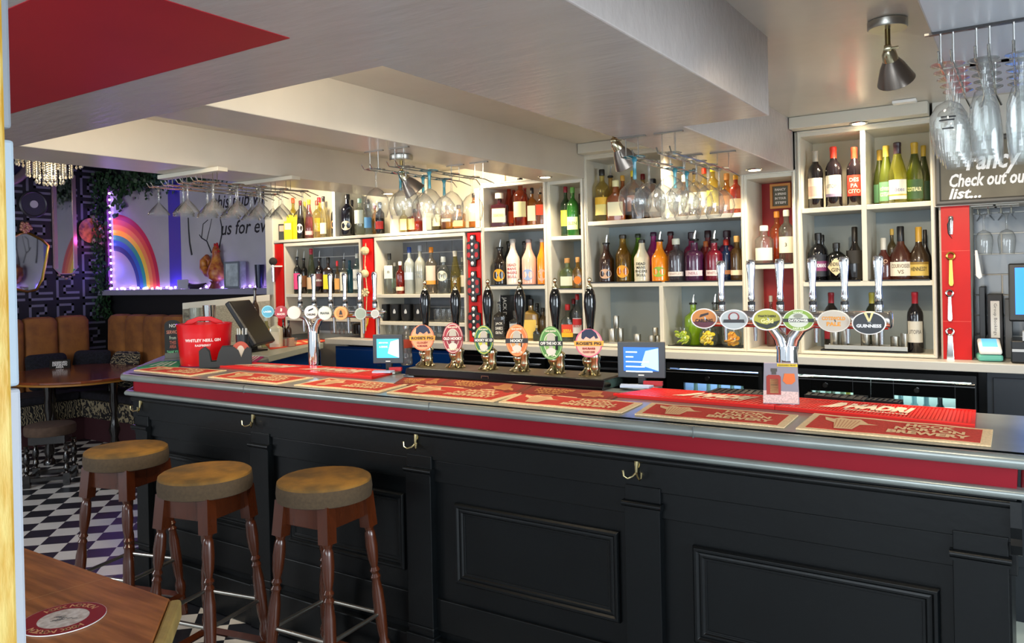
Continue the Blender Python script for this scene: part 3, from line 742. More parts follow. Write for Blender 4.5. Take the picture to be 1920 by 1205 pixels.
row('in middle-left wine cell', 'spirit bottles on the right unit', 1.531, [
 (1541, 22, 440, 'hend', '#0c0d10', '#0c0d10', None, 'plain black bottle at the back', dict(Y=YBK)),
 (1527, 33, 437, 'hend', '#0a0a0d', '#0a0a0d', '#1b1c24', 'black gin bottle with white and violet band', dict(lz=(.10,.55), txt='BROCKMANS', tc='#e8e8e8', stripe=(.25,.7,'#7a2a5c'), fw=1.8)),
 (1568, 34, 455, 'hend', '#0b0c0b', '#141414', '#cbbd94', 'squat black bottle with a cream diamond label', dict(shape='diamond', txt="HENDRICK'S|GIN", tc='#4c4436')),
 (1602, 33, 425, 'cognac', '#141010', '#17120e', '#1d1a16', 'taller dark bottle with black octagonal label', dict(lz=(.32,.56), Y=4.30)),
])
row('in middle-right wine cell', 'spirit bottles on the right unit', 1.531, [
 (1656, 32, 446, 'cognac', 'm#6a2a1c', '#c7c4b8', None, 'dark cognac decanter with silver stopper and XO lettering', dict(lz=(.28,.62), txt='XO', tc='#c59a7c')),
 (1672, 17, 429, 'spirit', 'm#5a4a22', '#c5a040', None, 'slim bottle with matte gold cap at the back', dict(Y=YBK)),
 (1688, 40, 424, 'cognac', 'm#5c2a16', '#121114', '#ddd5c2', 'broad cognac bottle with black neck and white label', dict(txt='COURVOISIER|VS', tc='#7c6a50', fw=1.6)),
 (1742, 22, 430, 'cognac', '#1c1512', '#1b1512', None, 'dark round bottle at the back by the post', dict(Y=YBK)),
 (1728, 36, 425, 'cognac', 'm#4a3216', '#c99b34', '#cdb056', 'cognac bottle with gold neck and gold label', dict(txt='HENNESSY', tc='#3a2c14', stripe=(.82,1,'#8f6f24'))),
])
row('in bottom wine cell', 'wine bottles on the right unit', 1.176, [
 (1558, 27, 548, 'wine', '#151012', '#8a1826', '#a02030', 'dark wine bottle with deep red foil behind the tap font', dict(Y=YBK)),
 (1634, 24, 548, 'wine', '#1d2214', '#a39a3c', None, 'dark green wine bottle with olive gold foil', dict(Y=YBK)),
 (1715, 28, 547, 'wine', '#120f14', '#9a1d2c', '#c9c5b8', 'dark wine bottle with red foil and pale label', dict(txt='UTOPIA', tc='#6a6660', Y=4.3)),
])
# narrow red-backed unit
row('under the small wooden sign', 'bottles in the red-backed unit', 1.626, [
 (1456, 27, 396, 'spirit', 'c#e08a3a', '#d98a34', None, 'orange glass bottle with orange stopper', dict(Y=4.36, lz=(.2,.6), liq=(.56,'#c2601c'))),
 (1428, 34, 423, 'gin', 'c#e3e3da', '#e6e2d4', '#e4e0cc', 'short clear gin bottle with white stopper', dict(lz=(.10,.42))),
 (1477, 29, 393, 'spirit', 'c#a9b8ae', '#cfcdc0', '#ded8bf', 'grey-green bottle with white cap and numbered cream label', dict(lz=(.20,.5), txt='3', tc='#4a4840', Y=4.30)),
])
row('in lower red-backed cell', 'bottles in the red-backed unit', 1.176, [
 (1445, 17, 554, 'spirit', 'c#a8988c', '#c0bcae', None, 'slim bottle with pale grey cap', dict(Y=YBK)),
 (1493, 12, 548, 'wine', '#141a3a', '#2a5fb0', None, 'dark blue bottle half hidden by the post', dict(Y=YBK)),
])
# wide unit, middle tier
pl = 'in widest unit middle row'; gp = 'colourful bottles on the widest unit'
bk = [(1166, 26, 440, 'c#d7b31c', '#2a2418', 'yellow bottle at the back'), (1196, 26, 438, 'c#86c01c', '#26301a', 'bright green bottle at the back'), (1225, 28, 435, 'm#b3187c', '#3a1630', 'magenta bottle at the back'),
      (1257, 28, 434, 'm#8c1420', '#2a1216', 'ruby red bottle at the back'), (1296, 28, 435, 'm#a01458', '#2a1620', 'crimson bottle at the back behind the purple one'), (1327, 28, 432, 'm#7c1424', '#2a1418', 'dark red bottle at the back'), (1363, 32, 432, 'm#7a1c54', '#3a2430', 'plum purple bottle at the back right')]
row(pl, gp, 1.539, [(c, w, tp, 'rum' if i < 4 else 'gin', g, cp, None, d, dict(Y=4.40)) for i, (c, w, tp, g, cp, d) in enumerate(bk)])
row(pl, gp, 1.539, [
 (1136, 29, 440, 'rum', 'm#3a1c10', None, '#c9a284', 'dark brown rum bottle with coconut picture and pourer', dict(pour=True, shape='oval', lz=(.10,.34))),
 (1168, 29, 440, 'rum', 'c#d2a41e', '#2a2418', '#e89a1a', 'gold glass rum bottle with orange fruit picture', dict(shape='oval', lz=(.10,.36))),
 (1203, 30, 449, 'rum', '#ddd6b8', '#2c2b28', None, 'cream white rum bottle with black skull drawing', dict(lz=(.10,.50), txt='DEAD|MANS|FINGERS|SKULL', tc='#24221e')),
 (1236, 31, 434, 'rum', '#f08a10', None, '#8fb43a', 'opaque orange rum bottle with pourer', dict(pour=True, shape='oval', lz=(.12,.36))),
 (1267, 32, 447, 'gin', 'c#b9b4ba', '#d7d8c4', '#e8dcd0', 'clear gin bottle with grey tint and cream band', dict(lz=(.13,.23), txt='WHITLEY', tc='#b09a90')),
 (1301, 35, 432, 'gin', 'm#5a2450', None, '#e8d0d4', 'purple gin bottle with cream band and pourer', dict(pour=True, lz=(.13,.26), txt='NEILL', tc='#a07a80')),
 (1323, 20, 452, 'gin', 'm#c02018', '#c06a34', None, 'bright red bottle between the purple and crimson gins', dict(Y=4.36)),
 (1338, 32, 432, 'gin', 'm#8a1230', None, '#efd8d0', 'crimson gin bottle with cream band and pourer', dict(pour=True, lz=(.13,.26), txt='WHITLEY', tc='#a06a70')),
 (1361, 22, 449, 'gin', 'm#1e3a6a', '#c8382c', '#e0a070', 'dark blue bottle with red cap', dict(Y=4.35, lz=(.16,.26))),
 (1381, 25, 442, 'gin', 'c#c89a4a', '#d8a860', '#f0d8b4', 'amber gin bottle with pale band beside the right post', dict(lz=(.13,.24))),
])
row('behind the fruit jars', 'bottles on the widest unit lower tier', 1.176, [
 (1299, 33, 552, 'spirit', 'm#9ac41e', None, None, 'lime green cordial bottle with pourer', dict(pour=True, Y=4.36)),
 (1340, 26, 551, 'spirit', 'c#9a9a90', None, None, 'clear syrup bottle with black pourer', dict(pour=True, Y=4.40)),
])
# wide unit, top tier
pl = 'in widest unit top row'; gp = 'whiskies on the widest unit'
row(pl, gp, 1.908, [
 (1123, 28, 318, 'spirit', 'c#e6cf72', '#25221d', '#e9d980', 'pale yellow whisky bottle with black cap at the far left', dict(lz=(.12,.46), stripe=(.6,1,'#e8b428'))),
 (1144, 24, 312, 'spirit', 'c#d9b160', None, None, 'whisky bottle with black pourer behind the amber ones', dict(pour=True, Y=YBK)),
 (1154, 36, 338, 'flask', 'm#a4561a', '#e0d8a0', '#e6dfba', 'wide amber whisky bottle with cream label', dict()),
 (1167, 22, 329, 'spirit', 'm#a85a1e', '#cf9a3c', None, 'amber whisky bottle with copper cap', dict(Y=4.37)),
 (1187, 26, 320, 'spirit', 'c#e0b45a', '#e8d23c', '#f0a070', 'whisky bottle with yellow cap left of the blue stem', dict(Y=4.36)),
 (1205, 22, 326, 'spirit', 'c#caa064', '#7a1c1c', None, 'whisky bottle with dark red cap behind the left glass', dict(Y=4.38)),
 (1196, 26, 352, 'flask', '#231a16', '#1a1614', None, 'short dark bottle low behind the left balloon glass', dict()),
 (1224, 30, 335, 'spirit', 'c#d89a50', '#232020', '#e6c9a0', 'orange-labelled whisky bottle left of the divider', dict(Y=4.36)),
 (1258, 24, 330, 'spirit', 'c#c88a3c', '#e7e2d0', '#e8e0c8', 'whisky bottle with white cap right of the divider', dict(Y=4.38)),
 (1282, 24, 328, 'square', 'c#caa060', '#e9e6da', '#ded8c2', 'whisky bottle with white cap behind the front balloon glass', dict(Y=4.38)),
 (1302, 22, 316, 'spirit', 'c#c9b06a', '#1c1a1c', '#e7dfc6', 'tall bottle with a black cap and white neck label', dict(Y=4.38)),
 (1320, 22, 315, 'spirit', 'c#d9c070', '#dc3a1c', '#f0e4c4', 'bottle with an orange-red cap', dict(Y=4.36)),
 (1336, 24, 311, 'spirit', 'c#e3c95c', '#e8d418', '#f0d820', 'bottle with a bright yellow cap', dict(Y=4.34)),
 (1362, 30, 325, 'flask', 'c#d8923a', '#d89a50', '#e6b48c', 'amber decanter bottle with loop stopper', dict(Y=4.34)),
 (1380, 24, 328, 'spirit', 'm#b83a1c', '#d8a030', '#ead6b0', 'red-amber bottle with square cream label beside the right post', dict(lz=(.12,.38))),
])
# narrow unit D
row('atop the narrow unit', 'whiskeys in the narrow unit', 1.832, [
 (1060, 20, 350, 'spirit', 'm#24461c', '#8c1424', '#d6cf48', 'green whiskey bottle with red foil and yellow label', dict(lz=(.2,.52))),
 (1073, 23, 351, 'spirit', 'm#2a7a1e', '#5a9440', '#cfe0a0', 'bright green whisky bottle with pale label', dict(lz=(.12,.38), txt='GLEN', tc='#6a8a4a', Y=4.26)),
 (1087, 12, 363, 'spirit', '#4a2a16', '#4c2414', '#d9cfae', 'brown bottle half hidden by the post', dict(Y=YBK)),
])
row('in the narrow unit middle', 'tequilas in the narrow unit', 1.505, [
 (1057, 30, 484, 'flask', 'c#b9cf8c', 'cork', '#d9dcc0', 'squat pale green tequila bottle with cork ball and paper tag', dict(lz=(.1,.4))),
 (1083, 22, 482, 'flask', 'c#d9a43c', 'cork', '#d87a20', 'squat amber tequila bottle with cork ball', dict(lz=(.14,.4), shape='oval')),
])
row('low in the narrow unit', 'bottles in the narrow unit', 1.176, [
 (1058, 27, 570, 'flask', 'c#a9b0a0', '#c01c1c', '#d8402a', 'clear tequila bottle with red hat cap and red label', dict(txt='SIERRA', tc='#f0d030', stripe=(.0,.35,'#e8b41c'))),
 (1068, 18, 560, 'spirit', 'c#8a9090', '#8c1420', None, 'bottle with dark red cap behind the tequila', dict(Y=YBK)),
 (1082, 19, 551, 'spirit', 'c#aab4b8', '#a01422', '#c9c9cc', 'clear vodka bottle with red cap', dict(stripe=(.55,.95,'#b02028'), txt='SMIRNOFF', tc='#a01c28', Y=4.3)),
 (1093, 12, 575, 'spirit', 'm#1c2c70', '#26345c', '#8a96c0', 'small blue bottle against the right post', dict(Y=4.36)),
])
# unit C
pl = 'on the amaretto shelf'; gp = 'bottles on the amaretto shelf'
row(pl, gp, 1.912, [
 (931, 32, 362, 'squat', '#35131a', '#c9c2ae', '#e2cfa2', 'square dark amaretto bottle with silver cap', dict(txt='DISARONNO', tc='#a89468')),
 (954, 20, 343, 'tall', 'c#e2501c', '#1c1614', '#e8602a', 'orange-red aperitif bottle with black cap', dict(Y=4.34)),
 (963, 18, 346, 'spirit', 'c#d0401c', '#a8141c', None, 'red aperitif bottle with red cap', dict(Y=YBK)),
 (975, 27, 334, 'spirit', 'c#cf5a26', '#1a1614', '#e9dfa0', 'tallest bottle with black cap and slanting yellow label', dict(Y=4.26)),
 (984, 15, 345, 'spirit', 'm#9a2018', '#9c161c', None, 'dark red bottle with red cap', dict(Y=YBK)),
 (997, 19, 352, 'square', 'c#d08a30', '#232020', '#e6d8b8', 'square amber bottle with black cap and white label', dict()),
 (1012, 17, 349, 'square', 'c#c98a48', None, '#d84a26', 'whisky bottle with diagonal red label and pourer', dict(pour=True, lz=(.3,.62))),
])
row('on the flavoured rum shelf', 'flavoured rum bottles', 1.532, [
 (954, 24, 452, 'rum', '#15120f', '#2a2a1c', None, 'black bottle at the back', dict(Y=4.40)),
 (984, 24, 452, 'rum', 'c#c9b8b0', '#201c1c', None, 'clear bottle at the back', dict(Y=4.40)),
 (933, 28, 449, 'rum', '#19120e', None, '#e8a01c', 'black rum bottle with yellow skull picture and pourer', dict(pour=True, shape='oval', lz=(.10,.42))),
 (961, 26, 448, 'rum', '#e8dfd0', '#b8b4ac', None, 'white rum bottle with blue and red print', dict(lz=(.12,.5), txt='DEAD|MANS|FINGERS|SKULL', tc='#b0404a')),
 (991, 27, 448, 'rum', '#eab4a0', '#8c8488', '#8fa6cc', 'pink rum bottle with a blue skull picture', dict(shape='oval', lz=(.10,.34))),
 (1016, 20, 447, 'rum', '#ee8a1a', '#9a94a0', '#f0a890', 'orange and pink rum bottle at the right post', dict(shape='oval', lz=(.08,.34))),
])
row('behind the hand pumps', 'whiskeys behind the hand pumps', 1.176, [
 (933, 23, 552, 'square', 'c#807c74', None, '#1c1b1a', 'square whiskey bottle with black and white label and pourer', dict(pour=True, txt="JACK|DANIEL'S|Old No.7", tc='#e4e2da', lz=(.08,.52))),
 (966, 23, 582, 'square', 'c#8a8a84', '#55524c', '#a9adb0', 'square bottle with a silver label', dict(txt='JACK', tc='#50606a', lz=(.2,.56))),
 (995, 31, 560, 'square', 'm#b08a34', '#161412', '#dcbc58', 'square honey whiskey bottle with yellow label', dict(lz=(.06,.5))),
 (1007, 18, 568, 'spirit', '#1d1a14', '#121212', None, 'black capped bottle behind the honey one', dict(Y=YBK)),
 (1018, 17, 577, 'spirit', 'm#6a5a3c', '#1a1614', None, 'slim brown bottle with black cap', dict(Y=4.3)),
 (1006, 14, 610, 'flask', '#2b281c', '#b8a878', '#2c3020', 'short dark bottle with black shield label', dict(Y=4.24)),
])
t = thing('whiskey_carton', 'black whiskey carton with white vertical lettering behind the hand pumps', 'box', (at(966, 600, Y=4.40).x, 4.40, 1.176), 0)
B().box(-.10, .09, -.03, .05, 0, .285).obj('carton', pm('#121216', .4), t, bevel=.002)
b = B(); b.text("JACK DANIEL'S", lambda u, v: (-.065+v, -.0306, .15-u), h=.04, w=.25, bold=.02)
b.obj('lettering', pm('#d8d6d0', .5), t)
# long top shelf, left part
pl = 'at top shelf left end'; gp = 'liqueurs on the long top shelf'; zt = 1.915
for i, (cx, w, tp, c1, c2, d) in enumerate([(530, 13, 420, '#2f3228', '#d9a08c', 'small dark carton with pink top'), (541, 15, 415, '#e6c800', '#f0dca0', 'pale yellow carton in front'), (549, 20, 403, '#e8d200', '#e8d200', 'bright yellow carton')]):
    Y = 4.27-.0*i+(.04 if i == 2 else 0); P = at(cx, tp, Y=Y); dd = (P-CAM).dot(_w); r = w/2*dd/F
    PLACED.append((P.x, Y, r*1.1, zt))
    t = thing('gift_carton', d+' at the left end of the long top shelf', 'box', (P.x, Y, zt), face_cam(P.x, Y), 'cartons on the long top shelf')
    B().box(-r, r, -r*.6, r*.6, 0, P.z-zt).obj('carton', pm(c1, .5), t, bevel=.001)
    B().box(-r*.8, r*.8, -r*.61, -r*.59, (P.z-zt)*.55, (P.z-zt)*.9).obj('label', pm(c2, .5), t)
row(pl, gp, zt, [
 (549, 15, 371, 'spirit', 'c#d8c860', '#e2501c', None, 'pale bottle with orange cap behind the yellow cartons', dict(Y=YBK)),
 (563, 15, 376, 'tall', 'c#3a3430', '#5a1c28', '#dcdcd4', 'dark bottle with round white label', dict(shape='oval', lz=(.16,.40))),
 (571, 12, 378, 'tall', 'c#d8d080', '#c8b43c', None, 'pale bottle with yellow foil', dict(Y=YBK)),
 (579, 16, 374, 'tall', 'c#c9707a', '#a8a030', '#d8a0a0', 'pink liqueur bottle with olive foil', dict(Y=4.3, lz=(.1,.2))),
 (594, 17, 376, 'spirit', 'c#e6dca0', '#7a3420', None, 'pale yellow bottle with brown cap', dict(Y=4.32)),
 (598, 18, 370, 'spirit', 'c#e6d048', '#b81c2c', '#ecdc20', 'yellow bottle with crimson cap', dict(Y=YBK)),
 (606, 14, 368, 'tall', 'c#e2dcb8', '#241c20', '#ddd6ba', 'tall pale bottle with black cap by the tall divider', dict(Y=4.3)),
])
row('right of tall shelf divider', gp, zt, [
 (630, 20, 377, 'wine', '#1d1b18', '#3a3028', '#c98a50', 'dark bottle with orange shield label', dict(Y=4.30, lz=(.22,.48), shape='oval')),
 (641, 22, 374, 'spirit', '#23201e', '#8a7040', None, 'brown bottle behind the black one', dict(Y=YBK)),
 (651, 25, 364, 'spirit', '#14131a', '#1a1716', '#e0d0b0', 'tall black bottle with cream neck label and round label', dict(shape='oval', lz=(.14,.36))),
 (660, 14, 375, 'spirit', '#16141a', '#1a1414', None, 'dark bottle right behind the tall black one', dict(Y=4.36)),
 (674, 20, 372, 'spirit', 'c#dfe6cc', '#9cc8b4', '#e6e8d0', 'clear bottle with pale green cap and white label', dict(lz=(.32,.68))),
 (690, 16, 374, 'spirit', 'c#cfd8c8', '#2a2624', '#5a96c4', 'clear bottle with blue slanting label', dict(lz=(.2,.5))),
 (703, 14, 385, 'spirit', 'c#e0a040', '#c04018', None, 'small orange bottle behind the balloon glass', dict(Y=4.34)),
 (712, 17, 379, 'spirit', '#1b1416', '#141214', '#c9322c', 'dark rum bottle with a red and white label', dict(Y=4.27, lz=(.16,.40))),
])
row('between the low shelf dividers', gp, zt, [
 (750, 16, 385, 'flask', 'c#d8c878', '#c8b878', '#e4d68c', 'pale gold squat bottle with cream label', dict(lz=(.1,.5))),
 (771, 30, 392, 'square', 'c#d0602a', '#1e1a1a', '#e2dfa8', 'broad amber bottle with large cream label', dict(lz=(.14,.60))),
 (784, 16, 382, 'tall', 'c#c04018', '#8a3a18', None, 'red-amber bottle behind the broad one', dict(Y=4.36)),
])
row('right of second low divider', gp, zt, [
 (818, 18, 390, 'spirit', 'c#dccf98', '#c8c0a0', '#dcd8b0', 'pale bottle with pale arrow label', dict(lz=(.2,.7))),
 (838, 22, 385, 'square', 'c#c98a1c', '#3a2a1c', '#efe6c0', 'amber bottle with orange shoulder and white band', dict(lz=(.34,.46))),
 (829, 14, 395, 'spirit', '#5a2c14', '#4a2414', None, 'slim brown bottle beside the amber one', dict(Y=4.34)),
 (860, 24, 384, 'square', 'c#e2a058', '#3c2c20', '#e6b078', 'orange-pink labelled bottle with dark badge', dict(stripe=(.6,1,'#3c342c'))),
 (889, 22, 362, 'spirit', 'c#d8883c', '#2a2018', '#eec8a0', 'orange bottle beside the white post', dict(lz=(.2,.7))),
])
# left tiled case
row('in left tiled case', 'liqueurs in the left tiled case', 1.486, [
 (554, 14, 468, 'spirit', 'c#5a5a5c', None, '#e0407a', 'dark bottle with hot pink label and pourer', dict(pour=True, lz=(.12,.55))),
 (569, 14, 471, 'spirit', '#1a1512', None, '#7a4a24', 'brown coffee liqueur bottle with pourer', dict(pour=True, Y=4.32)),
 (583, 17, 466, 'tall', 'c#8a9474', '#b01c34', '#d8b48a', 'tall grey-green bottle with red top and peach label', dict(Y=4.26)),
 (598, 17, 470, 'spirit', '#170f10', None, '#6a3430', 'black liqueur bottle with dark red label and pourer', dict(pour=True, txt='Kahlua', tc='#e8e0d8', lz=(.2,.55))),
 (615, 19, 482, 'square', '#2c201a', '#1c1a18', '#e6d41c', 'dark square bottle with bright yellow label', dict()),
 (632, 12, 489, 'flask', 'c#b8904c', '#c01c24', '#e0a050', 'small bottle with red ball stopper', dict(Y=4.27)),
 (644, 15, 474, 'spirit', 'c#c9c9b8', None, '#dcd8c4', 'clear bottle with tall white label and pourer', dict(pour=True, lz=(.08,.62))),
 (655, 14, 488, 'spirit', 'm#1c7a94', '#1c5a70', None, 'teal blue bottle', dict(Y=4.34)),
 (669, 16, 475, 'spirit', 'c#9ab8b4', '#c8ccc8', '#dfe0d8', 'pale rum bottle with a red dot label', dict(lz=(.1,.6), txt='BACARDI', tc='#4a5454')),
])
# right tiled case
row('in right tiled case', 'vodkas in the right tiled case', 1.479, [
 (725, 20, 475, 'square', 'c#c4c8bc', '#1c1c1c', '#dcdccc', 'clear square bottle with a white label and black character', dict(lz=(.38,.70), txt='白', tc='#22221e')),
 (739, 14, 492, 'spirit', 'c#bcd0bc', '#d9d9cc', '#9cc8a4', 'small clear bottle with mint green label', dict(Y=4.34)),
 (750, 17, 490, 'spirit', 'c#e04a38', '#e4e2da', '#e6c8ae', 'red liqueur bottle with white cap', dict(lz=(.1,.22))),
 (767, 20, 463, 'spirit', 'm#c4ccc8', '#2a4a94', '#b4c4d4', 'frosted vodka bottle with blue cap', dict(lz=(.3,.46))),
 (787, 20, 460, 'spirit', 'm#c6c9bc', '#a8b0b8', None, 'frosted vodka bottle with silver cap', dict(lz=(.3,.5), txt='GREY|GOOSE', tc='#7a8488')),
 (808, 21, 463, 'spirit', 'c#d9cdb8', '#e88a1c', '#e0c8b4', 'clear vodka bottle with orange cap', dict(lz=(.2,.6), stripe=(.0,.2,'#e89a3c'))),
 (831, 24, 481, 'hend', 'c#b4bcbc', '#a0a8a8', '#e0dcc4', 'round gin bottle with oval cream label', dict(shape='oval', lz=(.34,.62), txt='T', tc='#403c34')),
 (853, 20, 470, 'tall', 'c#cdc06c', '#d9d4c4', None, 'yellow bottle with white foil', dict(lz=(.2,.6), txt='Cello', tc='#4a4838', liq=(.5,'#c8a818'))),
 (866, 10, 482, 'spirit', 'c#c8ccc4', '#c8c8c0', '#dcd8c8', 'clear bottle half hidden at the right end', dict(Y=4.33)),
])
# ================================================================ HANGING GLASSES
def wire_rack(label, y0, y1, xs, zc, drop=.08, gap=.03, ys=None, board=False, bx=None):
    t = thing('glass_rack', label, 'glass rack', (0, 0, 0), 0, 'hanging glass racks')
    z = zc-drop; ys = ys or (y0+.03, y1-.05)
    for x in xs:
        for s in (-1, 1):
            B().tube([(x+s*gap, y0-.015, z+.02), (x+s*gap, y0, z), (x+s*gap, y1-.03, z), (x+s*gap*1.8, y1+.03, z-.02)], .0028, 6).obj('rail_wire', STEEL, t, smooth=True)
            for y in ys: B().tube([(x+s*gap, y, z), (x+s*gap, y, zc-.002)], .0022, 6).obj('hanger_wire', STEEL, t, smooth=True)
    for y in ys:
        if board: B().box(bx[0], bx[1], y-.03, y+.03, zc-.022, zc-.0005).obj('mounting_board', FRAME, t, bevel=.002)
        else:
            for x in xs: B().box(x-gap-.03, x+gap+.03, y-.006, y+.006, zc-.005, zc-.0005).obj('mounting_strip', pm('#8d8880', .3, .8), t)
    return z
GC = glass('#f7faf9', .03, '#ffffff', gl=1.2, edge=.6)  # trace of white body stands in for highlights on the glass
GB = glass('#58b4c4', .45, '#3aa4bc', gl=1.4, edge=.5)
GD = glass('#eef3f4', .04, '#ffffff', gl=1.8, edge=.25)  # same white trace for highlights, with darker outlines
def hang_glass(kind, blue=False):
    o = thing('hanging_glass', 'x', 'glass', (0, 0, 0))
    if kind == 'balloon': foot, stem, bowl = .043, .085, [(.006,-.085), (.03,-.10), (.052,-.13), (.058,-.16), (.054,-.19), (.044,-.22)]
    elif kind == 'gin': foot, stem, bowl = .043, .085, [(.008,-.083), (.03,-.097), (.056,-.125), (.064,-.16), (.058,-.195), (.048,-.215)]
    elif kind == 'cocktail': foot, stem, bowl = .036, .085, [(.005,-.085), (.018,-.10), (.038,-.122), (.052,-.142), (.054,-.150)]
    elif kind == 'wine': foot, stem, bowl = .034, .08, [(.005,-.08), (.024,-.09), (.036,-.112), (.037,-.14), (.030,-.195)]
    else: foot, stem, bowl = .030, .06, [(.006,-.06), (.018,-.07), (.027,-.10), (.029,-.15), (.027,-.195)]
    g = GB if blue else (GD if kind == 'cocktail' else GC); k_ = 1.7 if blue else 1.1; gb = GD if kind == 'cocktail' else GC
    pr = [(.0015, 0), (foot, -.001), (foot, -.003), (.012, -.010), (.0045*k_, -.02), (.0038*k_, -stem*.6), (.0045*k_, -stem+.004), (.007, -stem)]
    B().lathe([(r, z) for r, z in reversed(pr)], 18, cap=(False, True)).obj('foot_and_stem', g, o, smooth=True)
    B().lathe([(r, z) for r, z in reversed(bowl)], 24, cap=(False, False)).obj('bowl', gb, o, smooth=True)
    return o
PROTO = {}
def hg(kind, loc, label, grp, blue=False, rz=0):
    k = (kind, blue)
    if k not in PROTO: PROTO[k] = o = hang_glass(kind, blue); o.location = loc; o['label'] = label; o['group'] = grp; return o
    return dup(PROTO[k], loc, rz, label, grp)
ORD = 'first second third fourth fifth sixth'.split()
z = wire_rack('wire glass rack with cream boards under the left ceiling beam', 2.38, 3.12, (-3.79, -3.665, -3.54, -3.415), Z2, .075, .018, (2.49, 2.96), True, (-3.86, -3.35))
RW = ['outermost left', 'second from left', 'third from left', 'rightmost']
for i, x in enumerate((-3.79, -3.665, -3.54, -3.415)):
    for k in range(5):
        hg('cocktail', (x, 2.42+.145*k+(.06 if i % 2 else 0), z+.006), '%s upturned cocktail glass in the %s channel of the left rack' % (ORD[k], RW[i]), 'cocktail glasses hanging at the left')
z = wire_rack('steel wire rack under the middle beam with blue-stemmed glasses', 2.58, 3.26, (-2.45, -2.30), Z2, .085, .025, (2.62, 3.22))
for i, (x, cs) in enumerate(((-2.45, (0, 1, 1, 1)), (-2.30, (0, 1, 0, 0)))):
    for k, c in enumerate(cs):
        hg('balloon', (x, 2.63+.165*k+(.03 if i else 0), z+.006), '%s %s balloon glass from the front in the %s row of the middle rack' % (ORD[k], 'blue-stemmed' if c else 'clear', 'right' if i else 'left'), 'balloon glasses under the middle beam', bool(c))
z = wire_rack('steel wire rack under the main soffit crowded with big balloon glasses', 2.66, 3.36, (-1.225, -1.08), Z1, .08, .025, (2.70, 3.31))
for i, (x, cs) in enumerate(((-1.225, (1, 0, 0, 1, 1)), (-1.08, (0, 0, 0, 0, 0)))):
    for k, c in enumerate(cs):
        hg('gin', (x, 2.72+.135*k+(-.01 if i else 0), z+.006), '%s %s big balloon glass from the front in the %s row of the right rack' % (ORD[k], 'teal-stemmed' if c else 'clear', 'right' if i else 'left'), 'big balloon glasses under the main soffit', bool(c))
z = wire_rack('wire rack near the camera at the top right with wine glasses and flutes', 1.90, 2.36, (-.137, -.070, -.003), Z1, .075, .012, (1.94, 2.30))
B().box(-.17, .03, 1.932, 1.944, Z1-.006, Z1-.0005).obj('mounting_strip', pm('#3c3a3a', .3, .6), bpy.data.objects['glass_rack.003'])
for i, (x, kd) in enumerate(((-.137, 'wine'), (-.070, 'flute'), (-.003, 'flute'))):
    for k in range(5):
        hg(kd, (x, 1.95+.078*k, z+.006), '%s %s from the front in the %s row of the top right rack' % (ORD[k], 'wine glass' if kd == 'wine' else 'straight flute glass', ('left', 'middle', 'right')[i]), 'glasses in the top right rack')
z = wire_rack('small white wire rack under the blackboard with two wine glasses', 4.24, 4.46, (-.165, -.075), 1.875, .04, .02, (4.26, 4.42))
for i, x in enumerate((-.165, -.075)):
    hg('wine', (x, 4.30, z+.006), '%s upturned wine glass under the blackboard over the grey tiles' % ('left', 'right')[i], 'wine glasses under the blackboard')

wg = [o for o in bpy.data.objects if o.name.startswith('hanging_glass') and 'wine glass from the front' in o.get('label', '')][0]
b = B()
for u0, w_, z_ in ((-.012, .012, -.120), (.003, .014, -.1205), (-.016, .030, -.127), (-.010, .022, -.145)):
    b.add([(.0378*math.sin(u/.0378), -.0378*math.cos(u/.0378), z_+dz) for u in (u0, u0+w_/2, u0+w_) for dz in (-.0016, .0016)], [(0, 2, 3, 1), (2, 4, 5, 3)])
b.obj('print', BLACK, wg)
